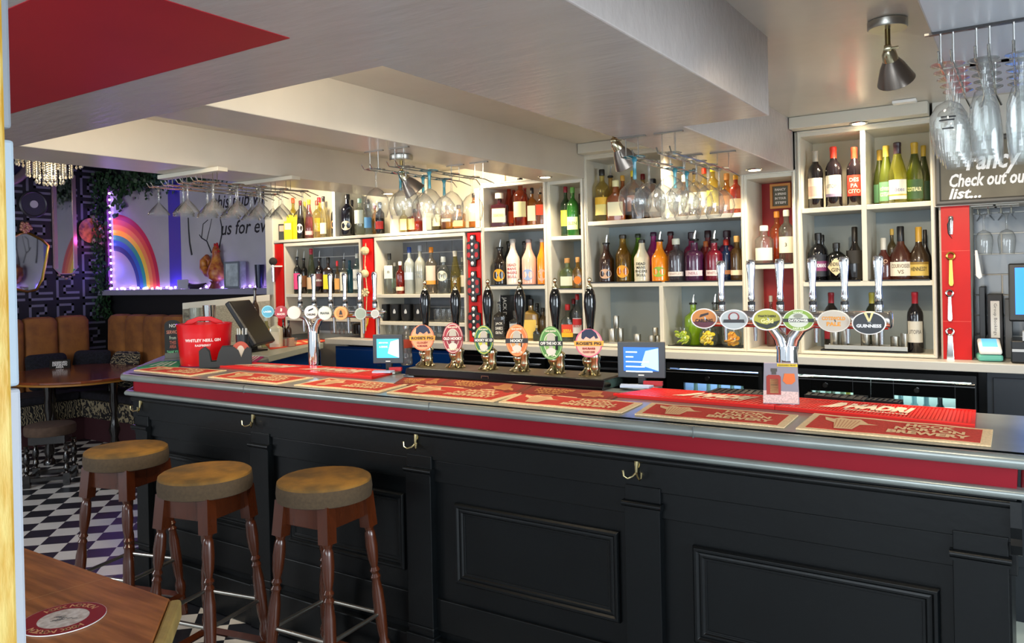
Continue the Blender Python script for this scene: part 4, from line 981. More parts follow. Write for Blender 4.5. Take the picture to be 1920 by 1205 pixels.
# ================================================================ ON THE BAR TOP
def quadmap(c):
    """c = front-left, back-left, back-right, front-right points on the bar"""
    fl, bl, br, fr = [Vector(p) for p in c]
    return lambda u, v, z=0: (fl*(1-u)*(1-v)+fr*u*(1-v)+bl*(1-u)*v+br*u*v)+Vector((0, 0, z))
def barpts(px, z=ZT+.0008): return [at(*p, Z=z) for p in px]
TB = pm('#f0d2a4', .95, noise=.1, scale=150, bump=.3); TR = pm('#cf4030', .95, noise=.12, scale=150, bump=.3); TI = pm('#f4cc9a', .95)
def towel(px, label, flip=False, dark=False, zo=0):
    f = quadmap(barpts(px)); t = thing('bar_towel', label, 'bar towel', tuple(f(.5, .5)), 0, 'brewery bar towels'); o = f(.5, .5)
    g = lambda u, v, z=0: tuple(f(u, v, z+zo)-o)
    def slab(u0, u1, v0, v1, z0, z1, wob=0, n=14):
        b = B(); vs = []; fs = []
        for zz in (z1, z0):
            for j in range(2):
                for i in range(n+1):
                    u = u0+(u1-u0)*i/n; w = wob*(.5+.5*math.sin(u*17+j*2)) if zz == z1 else 0
                    vs.append(g(u, v0+(v1-v0)*j, zz+w))
        m = n+1
        for i in range(n): fs += [(i, i+1, m+i+1, m+i), (2*m+i+1, 2*m+i, 3*m+i, 3*m+i+1), (i+1, i, 2*m+i, 2*m+i+1), (m+i, m+i+1, 3*m+i+1, 3*m+i)]
        fs += [(0, m, 3*m, 2*m), (n, 2*m+n, 3*m+n, m+n)]
        return b.add(vs, fs)
    base = pm('#7c3a28', .95, bump=.3, noise=.1, scale=150) if dark else TB
    slab(0, 1, 0, 1, 0, .004, .0015).obj('cloth', base, t)
    pn = slab(.045, .95, .09, .91, .003, .0048, .0015); pn.obj('red_panel', pm('#8f2f22', .95, noise=.12, scale=150) if dark else TR, t)
    k = (lambda u, v: g(1-u, 1-v, .0068)) if flip else (lambda u, v: g(u, v, .0068))
    ink = pm('#c98a50', .95) if dark else TI
    b = B()
    for s, cz, w in (('HOOK', .74, .26), ('NORTON', .52, .36), ('BREWERY', .30, .42)):
        b.text(s, lambda u, v: k(.69+u, v), w=w, h=.19, bold=.05, cz=cz)
    b.obj('lettering', ink, t)
    h = B()   # hop leaf drawing
    pts = [(.09, .80), (.15, .72), (.18, .84), (.24, .78), (.30, .82), (.36, .58), (.42, .55), (.32, .48), (.30, .18), (.20, .16), (.17, .5), (.11, .62)]
    h.add([k(*p) for p in pts], [tuple(range(len(pts))) if not flip else tuple(range(len(pts)))]); h.obj('hop_drawing', ink, t)
    v = B()
    for i in range(7):
        v.add([k(.195+.015*i, .22), k(.200+.015*i, .22), k(.175+.022*i, .70), k(.168+.022*i, .70)], [(0, 1, 2, 3)])
    v.v = [(a, c, d+.0006) for a, c, d in v.v]; v.obj('hop_lines', pm('#9c5a3c' if dark else '#d99a70', .9), t)
    return t
towel([(251, 695), (299, 688), (425, 695), (356, 706)], 'brewery bar towel at the far left end of the bar')
towel([(390, 708), (448, 698), (588, 709), (519, 721)], 'brewery bar towel in front of the left red mat, second from left end')
towel([(551, 723), (618, 710), (766, 722), (711, 736)], 'brewery bar towel in front of the left screen and glass bottle')
towel([(725, 737), (777, 722), (990, 737), (925, 754)], 'brewery bar towel in front of the pump tray left half')
towel([(935, 755), (977, 738), (1205, 757), (1165, 775)], 'brewery bar towel in front of the pump tray right half')
towel([(1190, 778), (1222, 757), (1497, 780), (1470, 803)], 'brewery bar towel before the right red mat, second from the right end')
towel([(1492, 805), (1527, 777), (1862, 808), (1858, 838)], 'large brewery bar towel at the right end of the bar')
towel([(736, 722), (757, 709), (848, 711), (818, 725)], 'dark upside-down bar towel between the left red mat and pump tray', True, True)
towel([(820, 724), (850, 711), (998, 724), (969, 740)], 'dark upside-down bar towel in front of the yellow-green pump clip', True, True)
towel([(966, 740), (1000, 725), (1172, 738), (1141, 752)], 'dark upside-down bar towel before the two rightmost hand pumps', True, True)
RM = pm('#f01c10', .35); RM2 = pm('#c8140c', .5)
def bar_mat(px, label, texts, ribs, h=.010, col=RM, ink='#f4dcc0'):
    f = quadmap(barpts(px)); o = f(.5, .5); t = thing('bar_mat', label, 'bar mat', tuple(o), 0, 'rubber bar mats')
    g = lambda u, v, z=0: tuple(f(u, v, z)-o)
    B().add([g(u, v, z) for z in (0, h) for u, v in ((0,0),(1,0),(1,1),(0,1))], [(0,3,2,1), (4,5,6,7), (0,1,5,4), (1,2,6,5), (2,3,7,6), (3,0,4,7)]).obj('rubber_base', RM2 if col is RM else col, t)
    r = B()
    for i in range(ribs):
        u0 = .012+.976*i/ribs; u1 = u0+.976/ribs*.6
        r.add([g(u, v, z) for z in (h, h+.003) for u, v in ((u0,.08),(u1,.08),(u1,.93),(u0,.93))], [(4,5,6,7), (0,1,5,4), (1,2,6,5), (2,3,7,6), (3,0,4,7)])
    r.add([g(u, v, z) for z in (h, h+.004) for u, v in ((0,0),(1,0),(1,.05),(0,.05))], [(4,5,6,7), (0,1,5,4), (2,3,7,6)])
    r.add([g(u, v, z) for z in (h, h+.004) for u, v in ((0,.95),(1,.95),(1,1),(0,1))], [(4,5,6,7), (0,1,5,4), (2,3,7,6)])
    r.obj('ribs', col, t)
    for s, cu, w in texts:
        b = B().text(s, lambda u, v: g(cu+u, .56+v, h+.0045), w=w, h=.42, bold=.07, shear=.2)
        b.text('Excepcional', lambda u, v: g(cu+u, .24+v, h+.0045), w=w*.9, h=.14, bold=.03)
        b.obj('lettering', pm(ink, .6), t)
        q = B().add([g(cu-w*.56+a*w*.5, c, h+.0047) for a, c in ((-.62, .28), (-.35, .5), (-.2, .78), (.0, .8), (.1, .6), (-.02, .4), (-.2, .3))], [tuple(range(7))])
        q.obj('wing_emblem', pm(ink, .6), t)
    return t
bar_mat([(697, 711), (373, 687), (468, 683), (748, 699)][1:2]+[(468, 683), (748, 699), (697, 711)], 'long red rubber mat with cream lettering at the left of the pumps', [('MADRI', .33, .24), ('MADRI', .76, .24)], 60)
bar_mat([(1150, 744), (1225, 733), (1497, 752), (1452, 768)], 'red rubber mat with cream lettering below the right screen', [('MADRI', .62, .34)], 34)
bar_mat([(1453, 768), (1498, 752), (1830, 776), (1828, 804)], 'ribbed red rubber mat with cream lettering at the right end of the bar', [('MADRI', .52, .36)], 52)
bar_mat([(1322, 742), (1345, 734), (1432, 739), (1425, 747)], 'small black drip mat left of the right tap column', [], 8, .012, BLACK)
bar_mat([(1508, 747), (1515, 742), (1628, 750), (1618, 758)], 'black drip mat right of the amaretto card', [], 8, .012, BLACK)
bar_mat([(1622, 757), (1632, 753), (1694, 757), (1685, 763)], 'small black drip mat near the storage jar', [], 6, .012, BLACK)
bar_mat([(1163, 770), (1180, 766), (1222, 757), (1205, 775)], 'blue runner strip between two bar towels', [], 1, .0015, pm('#5a5fae', .6)) if False else None
# green and purple beer runners at the left
def runner(px, label, col, z0=0):
    c = barpts(px); f = quadmap(c); o = f(.5, .5); t = thing('bar_runner', label, 'bar runner', tuple(o), 0, 'cloth runners at the left end')
    g = lambda u, v, z=0: tuple(f(u, v, z)-o)
    B().add([g(u, v, z) for z in (z0, z0+.003) for u, v in ((0,0),(1,0),(1,1),(0,1))], [(0,3,2,1), (4,5,6,7), (0,1,5,4), (1,2,6,5), (2,3,7,6), (3,0,4,7)]).obj('cloth', pm(col, .8), t)
    b = B()
    for i in range(4): b.add([g(.2+.16*i+a, .2+c2, z0+.0035) for a, c2 in ((0,0),(.07,0),(.12,.6),(.05,.6))], [(0,1,2,3)])
    b.obj('stripes', pm('#d9dcd0', .8), t)
runner([(256, 690), (300, 678), (345, 676), (335, 688)], 'green cloth runner with white stripes at the left end of the bar', '#2c8a60')
runner([(336, 688), (352, 678), (400, 680), (380, 688)], 'purple cloth runner under the red bucket', '#6a1250')
runner([(432, 689), (468, 662), (505, 662), (470, 686)], 'magenta cloth runner with white script below the till', '#a01f6a')

# ---------------------------------------------------------------- hand pumps
ta = at(750, 708, Z=ZT); tb_ = at(1130, 733, Z=ZT); ty = (ta.y+tb_.y)/2+.01
TH = .042
tray = thing('pump_tray', 'long black tray with steel top carrying the six hand pumps', 'drip tray', (0, 0, 0))
B().prism([(ty, ZT+.001), (ty, ZT+.012), (ty+.012, ZT+.012), (ty+.022, ZT+TH), (ty+.24, ZT+TH), (ty+.25, ZT+.001)], ta.x, tb_.x, 'x').obj('body', BLACKG, tray, bevel=.002)
B().box(ta.x+.012, tb_.x-.012, ty+.03, ty+.235, ZT+TH, ZT+TH+.003).obj('steel_top', pm('#6c6454', .3, .8), tray)
cl = at(908, 708, Y=ty+.01); B().frame(cl.x-.02, cl.x+.02, cl.z-.006, cl.z+.008, ty+.016, [(0, 0), (0, .002), (.002, .002), (.002, 0)]).obj('maker_plate', STEEL, tray)
def badge(par, cx, cy_, cz, rx, rz, layers, texts, th=.008, rot=0, name='clip', n=36, shapes=()):
    """oval plate facing -Y; layers [(scale, colour)], texts [(string, z, width, height, colour)] in units of rx/rz"""
    root = B().prism(ell(0, 0, rx, rz, n), 0, th, 'y').obj(name, pm(layers[0][1], .3, coat=.3), par, bevel=.001, loc=(cx, cy_, cz), rot=(0, 0, rot))
    y = -.0004
    for sc, co in layers[1:]:
        B().prism(ell(0, 0, rx*sc, rz*sc, n), y, y+.0003, 'y').obj('inner_ring', pm(co, .35), root); y -= .0004
    for co, poly in shapes:
        B().prism([(p[0]*rx, p[1]*rz) for p in poly], y-.0006, y, 'y').obj('picture', pm(co, .4), root); y -= .0007
    y -= .0004
    for s, z_, w, h, co in texts:
        B().text(s, lambda u, v: (u, y, z_*rz+v), w=w*rx, h=h*rz, bold=.045).obj('lettering', pm(co, .5), root)
    return root
hop = [(-.12, -.35), (.12, -.35), (.2, 0), (.38, .2), (.3, .45), (.1, .6), (-.1, .6), (-.3, .45), (-.38, .2), (-.2, 0)]
band = [(-1.02, -.16), (1.02, -.16), (1.02, .14), (-1.02, .14)]
pig = [(-.55, .35), (-.5, .75), (-.2, .95), (.2, .98), (.55, .7), (.7, .35), (.5, .3), (.4, .5), (.1, .3), (-.2, .45), (-.4, .25)]
low = ell(0, -.5, .42, .22, 16)
def hooky(c1, c2, c3, name, bandc='#151515', low_t=''):
    return dict(layers=[(1, c1), (.94, c2), (.88, c1), (.62, '#d8cdb8'), (.56, c3)], texts=[(name, -.01, 1.8 if len(name) > 6 else 1.15, .19, '#f0ece0'), (low_t, -.72, 1.0, .13, '#efe6c8'), ('HOOK NORTON', .72, .9, .11, '#efe6c8')],
                shapes=[('#b8b0a0', hop), ('#d9d2c2', low), (bandc, band)])
def rosie(c1, c2, l1, l2):
    return dict(layers=[(1, c1), (.90, c2)], texts=[("ROSIE'S PIG", -.02, 1.85, .22, '#2a1a14'), (l1, -.38, .95, .15, '#8a1c1c'), (l2, -.62, .9, .14, '#8a1c1c')],
                shapes=[('#101a3c', pig), ('#e0a030', [(-1.06, -.2), (1.06, -.2), (1.1, .16), (-1.1, .16)])])
CL = [((792, 633), 44, 49, rosie('#d8703c', '#eaa070', 'CLOUDY', 'CIDER'), "leftmost hand pump with round orange pig cider clip"),
      ((849, 634), 38, 58, hooky('#a01828', '#d8b8a8', '#7a1420', 'OLD HOOKY', '#8a1420', 'PREMIUM ALE'), 'hand pump with a dark red oval clip, second from left'),
      ((907, 637), 36, 55, hooky('#1d6a38', '#d8d030', '#c8c828', 'HOOKY GOLD', '#161616', 'GOLDEN ALE'), 'hand pump with a green and yellow oval clip'),
      ((969, 638), 41, 60, hooky('#e0752a', '#e8a860', '#e89a4c', 'HOOKY', '#1a1210', 'AMBER BITTER'), 'hand pump with a bright orange oval clip'),
      ((1033, 643), 43, 63, hooky('#4f8a34', '#a8c880', '#8ab45c', 'OFF THE HOOK', '#14200f', 'I.P.A'), 'hand pump with a leaf green oval clip'),
      ((1104, 643), 50, 54, rosie('#d8607c', '#efb49a', 'RHUBARB', 'CLOUDY CIDER'), 'rightmost hand pump with round pink pig cider clip')]
PX = [(800, 688), (857, 692), (918, 695), (978, 700), (1044, 703), (1109, 710)]
BR = pm('#c9c0a0', .14, 1)
pump0 = None
for (c, w, h, st_, lab), pp in zip(CL, PX):
    P = at(*pp, Z=ZT+TH+.003); P.y = ty+.13; P = at(pp[0], pp[1], Y=ty+.125); P.z = ZT+TH+.003
    t = thing('hand_pump', lab, 'beer pump', tuple(P), 0, 'brass and black hand pumps')
    B().lathe([(.048, 0), (.050, .004), (.040, .012), (.026, .022), (.021, .034), (.026, .045), (.032, .058), (.030, .07), (.020, .08), (.022, .088), (.027, .10), (.026, .112), (.016, .122), (.014, .14)], 28, -.008, 0).obj('brass_body', BR, t, smooth=True)
    B().lathe([(.012, .0), (.018, .015), (.022, .04), (.018, .06), (.024, .075), (.022, .09), (.010, .10)], 20, .026, -.012).obj('brass_lobe', BR, t, smooth=True)
    B().lathe([(.011, .13), (.014, .15), (.0145, .20), (.020, .245), (.0255, .29), (.0265, .315), (.024, .345), (.017, .368), (.012, .374)], 24).obj('handle', BLACKG, t, smooth=True)
    B().lathe([(.013, .372), (.014, .378), (.009, .388), (.006, .394), (.004, .398), (.008, .402), (.010, .410), (.008, .417), (.002, .421)], 18).obj('finial', BR, t, smooth=True)
    yc = P.y-.055; Q = at(*c, Y=yc); d = (Q-CAM).dot(_w)
    B().box(-.006, .006, Q.y-P.y, .0, Q.z-P.z-.01, Q.z-P.z+.01).box(.0, .035, Q.y-P.y+.006, Q.y-P.y+.04, Q.z-P.z-.03, Q.z-P.z+.03).obj('clip_bracket', BLACK, t)
    badge(t, Q.x-P.x, Q.y-P.y, Q.z-P.z, w/2*d/F*1.02, h/2*d/F, rot=face_cam(Q.x, Q.y, .75), name='pump_clip', **st_)

# ---------------------------------------------------------------- tap columns
def tap_handle(t, x, y, z, dz=.0):
    B().lathe([(.013, -.01), (.014, .0), (.014, .012), (.010, .016)], 14, x, y).obj('valve', CHROME, t, smooth=True, loc=(0, 0, z))
    B().lathe([(.0135, .0), (.0135, .012)], 14, x, y).obj('black_collar', BLACK, t, loc=(0, 0, z+.012))
    B().loft([(.024, .009, .009, 2), (.035, .013, .013, 2), (.05, .011, .010, 2), (.07, .010, .008, 2.4), (.13, .014, .009, 3), (.16, .017, .009, 3), (.175, .016, .008, 3), (.18, .010, .006, 3)], 16, x, y).obj('handle', CHROME, t, smooth=True, loc=(0, 0, z))
def spout(t, x, y, z, L=.07):
    B().tube([(x, y-.03, z), (x, y, z+.002), (x, y+.005, z-.02), (x, y+.006, z-L)], [.009, .010, .009, .006], 10).obj('spout', CHROME, t, smooth=True)
YP = at(1478, 757, Z=ZT).y
T = thing('tap_font', 'chrome T-shaped tap column with six oval beer badges at the right', 'beer tap', (0, 0, 0), 0, 'chrome beer tap columns')
px0 = at(1478, 757, Z=ZT); R = .037
zp = at(1478, 597, Y=YP).z
B().lathe([(R+.012, ZT+.001), (R+.012, ZT+.006), (R, ZT+.012), (R, zp-.105)], 28, px0.x, YP).obj('column', CHROME, T, smooth=True)
B().lathe([(R+.003, zp-.108), (R+.003, zp-.098)], 28, px0.x, YP).obj('collar', CHROME, T, smooth=True)
for s in (-1, 1):
    B().tube([(px0.x+s*.012, YP, zp-.11), (px0.x+s*.022, YP, zp-.07), (px0.x+s*.05, YP, zp-.03), (px0.x+s*.10, YP, zp-.005), (px0.x+s*.16, YP, zp)], [.024, .024, .023, .022, .020], 16).obj('branch', CHROME, T, smooth=True)
xa = at(1318, 597, Y=YP).x; xb = at(1668, 603, Y=YP).x
B().tube([(xa, YP, zp), (xb, YP, zp)], .028, 24).obj('pipe', CHROME, T, smooth=True)
B().tube([(xa+.02, YP-.004, zp-.0275), (xb-.004, YP-.004, zp-.0275)], .005, 8).obj('red_line', pm('#b01810', .2, coat=.5), T)
B().lathe([(.029, 0), (.030, .004), (.022, .010)], 24).obj('end_cap', CHROME, T, smooth=True, loc=(xb, YP, zp), rot=(0, PI/2, 0))
BG = [((1320, 597), 47, 38, [(1, '#e6e4e0'), (.9, '#c97a1c')], [('CARLING', -.2, 1.3, .34, '#2a0f10')], [('#5a1026', [(-.87, -.3)] + ell(0, 0, .88, .88, 14, PI*1.1, PI*1.9)+[(.87, -.3)]), ('#2a1010', [(-.35, .1), (.35, .4), (.35, .6), (-.25, .4)])]),
      ((1376, 599), 50, 38, [(1, '#e4e6e6'), (.9, '#aeb4b4')], [], [('#8a3030', ell(0, .25, .4, .5, 18)), ('#b8bcbc', ell(0, .28, .28, .36, 16)), ('#2a2426', [(-.75, -.3), (.75, -.3), (.7, .02), (-.7, .02)])]),
      ((1438, 599), 52, 41, [(1, '#e8e8e4'), (.88, '#a8a41c')], [('THATCHERS', .32, 1.2, .22, '#3a3a10'), ('Gold', -.12, .85, .42, '#e8e090')], [('#1c2410', [(-.86, -.1), (-.4, -.35), (0, -.45), (.4, -.2), (.86, -.05), (.6, -.6), (0, -.86), (-.6, -.6)])]),
      ((1497, 600), 54, 41, [(1, '#dfe6c8'), (.93, '#7fa02c'), (.66, '#c9cdbc')], [('DAYSOWER', -.02, 1.25, .24, '#f0f0e4'), ('HOOKY', .72, .6, .16, '#e8f0c8'), ('PALE ALE', -.76, .7, .16, '#e8f0c8')], [('#1a1e16', [(-.98, -.18), (.98, -.18), (.98, .14), (-.98, .14)]), ('#8a8c7c', ell(0, .38, .3, .22, 12))]),
      ((1563, 602), 56, 42, [(1, '#c9c4b8'), (.92, '#b4ab9c')], [('COTSWOLD', .25, 1.4, .34, '#d8902c'), ('PALE', -.25, .85, .38, '#d8902c')], []),
      ((1629, 606), 57, 43, [(1, '#d8d6d0'), (.92, '#0d1016')], [('GUINNESS', -.22, 1.45, .3, '#d8dce0')], [('#cfc58a', [(-.3, .95), (.3, .95), (.08, .15), (-.04, .15)]), ('#0d1016', [(-.12, .9), (.14, .9), (.04, .4)])])]
for c, w, h, ly, tx, sh in BG:
    yb = YP-.05; Q = at(*c, Y=yb); d = (Q-CAM).dot(_w)
    B().tube([(Q.x, yb, Q.z), (Q.x, YP, zp)], .008, 8).obj('badge_stem', CHROME, T, smooth=True)
    badge(T, Q.x, Q.y, Q.z, w/2*d/F*1.04, h/2*d/F, ly, tx, .012, face_cam(Q.x, Q.y, .7), 'oval_badge', shapes=sh)
for hx in (1353, 1409, 1463, 1524, 1584, 1648):
    q = at(hx, 575, Y=YP+.035); tap_handle(T, q.x, YP+.035, q.z-.005)
    spout(T, q.x, YP+.075, zp-.005, .085)
# left column
pl0 = at(590, 688, Z=ZT); YL = pl0.y
T = thing('tap_font', 'chrome tap column with round beer badges at the left of the bar', 'beer tap', (0, 0, 0), 0, 'chrome beer tap columns')
zl = at(590, 590, Y=YL).z; R = .033
B().lathe([(R+.01, ZT+.001), (R+.01, ZT+.006), (R, ZT+.010), (R, zl-.09)], 28, pl0.x, YL).obj('column', CHROME, T, smooth=True)
for s in (-1, 1):
    B().tube([(pl0.x+s*.012, YL, zl-.10), (pl0.x+s*.02, YL, zl-.06), (pl0.x+s*.05, YL, zl-.02), (pl0.x+s*.12, YL, zl)], [.022, .021, .018, .014], 14).obj('branch', CHROME, T, smooth=True)
xa = at(497, 588, Y=YL).x; xb = at(716, 586, Y=YL).x
B().tube([(xa, YL, zl), (xb, YL, zl)], .012, 16).obj('pipe', CHROME, T, smooth=True)
B().tube([(xa+.01, YL+.03, zl+.02), (xb, YL+.03, zl+.02)], .006, 10).obj('upper_pipe', CHROME, T, smooth=True)
for c, w, ly, tx, sh in [((502, 584), 23, [(1, '#7cc4d8'), (.85, '#4fa8c8')], [('LAGER', 0, 1.3, .3, '#eef6f8')], []),
      ((527, 585), 24, [(1, '#9c1420'), (.9, '#a81824')], [('MADRI', -.3, 1.2, .35, '#f0dcd8')], [('#efd8d0', [(-.15, .1), (.15, .1), (.2, .5), (-.05, .7)])]),
      ((551, 586), 25, [(1, '#cfcac0'), (.85, '#dcd8d0')], [], []),
      ((583, 585), 25, [(1, '#e6e4de'), (.88, '#eceae4')], [('CARLING', -.35, 1.3, .32, '#2a2620')], [('#151515', [(-.4, .1), (.35, .4), (.35, .65), (-.35, .35)])]),
      ((609, 587), 26, [(1, '#b8c4bc'), (.88, '#d8dcd4')], [('PRAVHA', 0, 1.3, .36, '#3a4640')], []),
      ((639, 587), 26, [(1, '#c98a3c'), (.88, '#e0a858'), (.7, '#c98a40')], [('ALE', -.45, .6, .2, '#3a2010')], [('#2a1810', [(-.25, -.2), (.25, -.2), (.1, .4), (-.1, .4)])]),
      ((676, 588), 22, [(1, '#aeb8ac'), (.85, '#8f9c8c')], [], []), ((703, 588), 16, [(1, '#c9c9c4'), (.8, '#b0b0a8')], [], [])]:
    Q = at(*c, Y=YL-.05); d = (Q-CAM).dot(_w); r = w/2*d/F
    badge(T, Q.x, Q.y, Q.z, r, r, ly, tx, .03 if w > 24 else .012, face_cam(Q.x, Q.y, .75), 'round_badge', shapes=sh)
for hx in (563, 589, 620, 647, 675, 703):
    q = at(hx, 570, Y=YL+.04); tap_handle(T, q.x, YL+.04, q.z-.01)
    spout(T, q.x, YL+.06, zl-.01, .09)

# ---------------------------------------------------------------- screens, card, bottle, bucket ...
def screen(px, base, label, cols, rz, txt):
    (x0, y0), (x1, y1) = px; P = at(*base, Z=ZT); Y = P.y
    a = at((x0+x1)/2, (y0+y1)/2, Y=Y); d = (a-CAM).dot(_w); w = (x1-x0)/2*d/F; h = (y1-y0)/2*d/F
    t = thing('payment_screen', label, 'screen', (a.x, Y, ZT+.001), rz, 'small screens on the bar')
    zc = a.z-ZT
    o = B().box(-w, w, -.008, .012, -h, h).obj('casing', pm('#3c444c', .4), t, bevel=.003, loc=(0, 0, zc))
    B().box(-w*.74, w*.74, -.0095, -.008, -h*.62, h*.70).obj('display', pm(cols[0], .3, emit=.9), o)
    B().add([(-w*.0, -.0099, -h*.3), (w*.74, -.0099, -h*.6), (w*.74, -.0099, h*.66), (w*.2, -.0099, h*.5)], [(0,1,2,3)]).obj('display_picture', pm(cols[1], .3, emit=.8), o)
    b = B()
    for i, s in enumerate(txt):
        if s[0] == '-': b.box(-w*.64, -w*.64+w*.16*len(s), -.0103, -.0100, h*(.40-.27*i), h*(.46-.27*i)); continue
        b.text(s, lambda u, v: (u-w*.28, -.0103, h*(.42-.27*i)+v), h=h*.11, bold=.02)
    b.obj('lettering', pm('#eef6ff', .4, emit=1), o)
    B().box(-.012, .012, -.0095, -.008, -h*.88, -h*.82).obj('button', WHITE, o)
    B().box(-.015, .015, .0, .02, .012, zc-h*.9).obj('stand', BLACK, t)
    B().prism(ell(0, -.02, w*.9, .05, 24), 0, .012, 'z').obj('base', BRUSH, t, bevel=.002)
    B().prism([(-w*.7, -.10), (w*.5, -.10), (w*.6, -.05), (-w*.8, -.04)], .0125, .02, 'z').obj('leaflet', pm('#b8c8e0', .4), t)
    B().box(w*.1, w*.9, -.02, .0, .013, .03).obj('leaflet_red', pm('#b0202c', .4), t)
    return t
screen(((1158, 641), (1247, 708)), (1205, 727), 'grey framed payment screen glowing blue at the right of the pump tray', ('#1c5ad0', '#8fc8e8'), math.radians(12), ['---', '--', '------', '-----', '-------'])
screen(((699, 627), (757, 681)), (725, 699), 'black framed payment screen glowing pale blue beside the tall glass bottle', ('#3a9cc0', '#d8d8f0'), math.radians(25), ['JOIN US FOR', 'A DRINK'])
P = at(1465, 756, Z=ZT+.011); d = (P-CAM).dot(_w)
t = thing('table_card', 'grey and pink folded amaretto advertising card on the red mat', 'card', (P.x, P.y, ZT+.0145), math.radians(14))
w = 32*d/F; h = at(1465, 680, Y=P.y).z-ZT-.014
for s in (1, -1):
    vs = [(-w, -.035*s, 0), (w, -.035*s, 0), (w*.93, 0, h), (-w*.93, 0, h)]
    c = B().add(vs+[(p[0], p[1]+.0012*s, p[2]) for p in vs], [(0,1,2,3), (7,6,5,4), (0,4,5,1), (1,5,6,2), (2,6,7,3), (3,7,4,0)]).obj('panel', pm('#8c8690' if s == 1 else '#cdb6b4', .5), t)
    if s == 1:
        f = lambda u, v: (u*w, -.035*(1-v)-.0012, v*h)
        B().add([f(-1, .02), f(.95, .02), f(.94, .30), f(-.98, .32)], [(0,1,2,3)]).obj('printed_table', pm('#d9bcb6', .5, noise=.2, scale=200), c)
        f = lambda u, v: (u*w, -.035*(1-v)-.0016, v*h)
        B().add([f(-.8, .22), f(0, .22), f(0, .66), f(-.1, .70), f(-.68, .70), f(-.8, .66)], [(0,1,2,3,4,5)]).obj('printed_bottle', pm('#9c2a1c', .4), c)
        B().add([f(-.6, .26), f(-.14, .26), f(-.14, .60), f(-.6, .60)], [(0,1,2,3)]).obj('printed_label', pm('#e0b878', .4), c)
        B().add([f(-.5, .71), f(-.25, .71), f(-.25, .78), f(-.2, .78), f(-.2, .86), f(-.55, .86), f(-.55, .78), f(-.5, .78)], [tuple(range(8))]).obj('printed_cap', pm('#4a4440', .4), c)
        B().add([f(.1, .56), f(.3, .48), f(.6, .48), f(.8, .56), f(.75, .74), f(.2, .74)], [tuple(range(6))]).obj('printed_glass', pm('#d86a2c', .4), c)
        B().add([f(-.2, .91), f(.93, .90), f(.93, .97), f(-.2, .98)], [(0,1,2,3)]).obj('yellow_strip', pm('#e0c020', .4), c)
        f2 = lambda u, v: (u, -.035*(1-v/h)-.0021, v)
        B().text('DISARONNO VELVET', lambda u, v: f2(u+w*.35, h*.94+v), w=w*1.0, bold=.03).text('DISARONNO', lambda u, v: f2(u-w*.37, h*.46+v), w=w*.4, bold=.03).obj('lettering', pm('#3a2a14', .5), c)
P = at(763, 684, Z=ZT); 
t = thing('glass_bottle', 'tall curved clear glass bottle beside the left payment screen', 'bottle', (P.x, P.y, ZT+.001))
hb = at(763, 611, Y=P.y).z-ZT
B().lathe([(.030, 0), (.034, .01), (.030, .05), (.028, .08), (.034, .12), (.033, .14), (.020, hb*.78), (.013, hb*.9), (.012, hb-.012)], 24).obj('glass_body', glass('#cfd2d0', .25, '#a8a8a4', gl=2), t, smooth=True)
B().lathe([(.0335, .095), (.0345, .11), (.0345, .13), (.0335, .142)], 24, cap=(False, False)).obj('red_print', pm('#b8422c', .5), t, smooth=True)
B().lathe([(.016, hb-.014), (.016, hb)], 16).obj('cap', pm('#b8b8b4', .2, .8), t)
# ice bucket
P = at(385, 683, Z=ZT); d = (P-CAM).dot(_w); rt = 49*d/F; rb = 43*d/F; hh = at(385, 607, Y=P.y).z-ZT
t = thing('ice_bucket', 'large red gin branded ice bucket with white lettering on the bar', 'ice bucket', (P.x, P.y, ZT+.004), face_cam(P.x, P.y, 1))
RB = pm('#d0141c', .25, coat=.3)
B().loft([(0, rb, rb, 2), (.01, rb+.002, rb+.002, 2), (hh*.75, rt*.97, rt*.97, 2), (hh-.01, rt, rt, 2), (hh, rt+.003, rt+.003, 2), (hh, rt-.004, rt-.004, 2), (hh*.6, rt*.9, rt*.9, 2)], 40, cap=(True, True)).obj('bucket', RB, t, smooth=True)
B().prism([(-rt*.75, hh-.005), (-rt*.6, hh+.02), (-rt*.2, hh+.04), (rt*.25, hh+.038), (rt*.62, hh+.012), (rt*.7, hh-.005), (rt*.4, hh-.005), (rt*.2, hh+.012), (-rt*.2, hh+.014), (-rt*.45, hh-.005)], -.012, .012, 'y').obj('handle', RB, t, bevel=.004)
f = lambda u, v: (rt*.965*math.sin(u/(rt*.95)), -rt*.965*math.cos(u/(rt*.95)), v)
B().text('WHITLEY NEILL GIN', lambda u, v: f(u-.012, hh*.62+v), w=rt*1.32, bold=.03).text('RASPBERRY', lambda u, v: f(u-.01, hh*.50+v), w=rt*.55, bold=.02).obj('lettering', pm('#f2e6e4', .5), t)
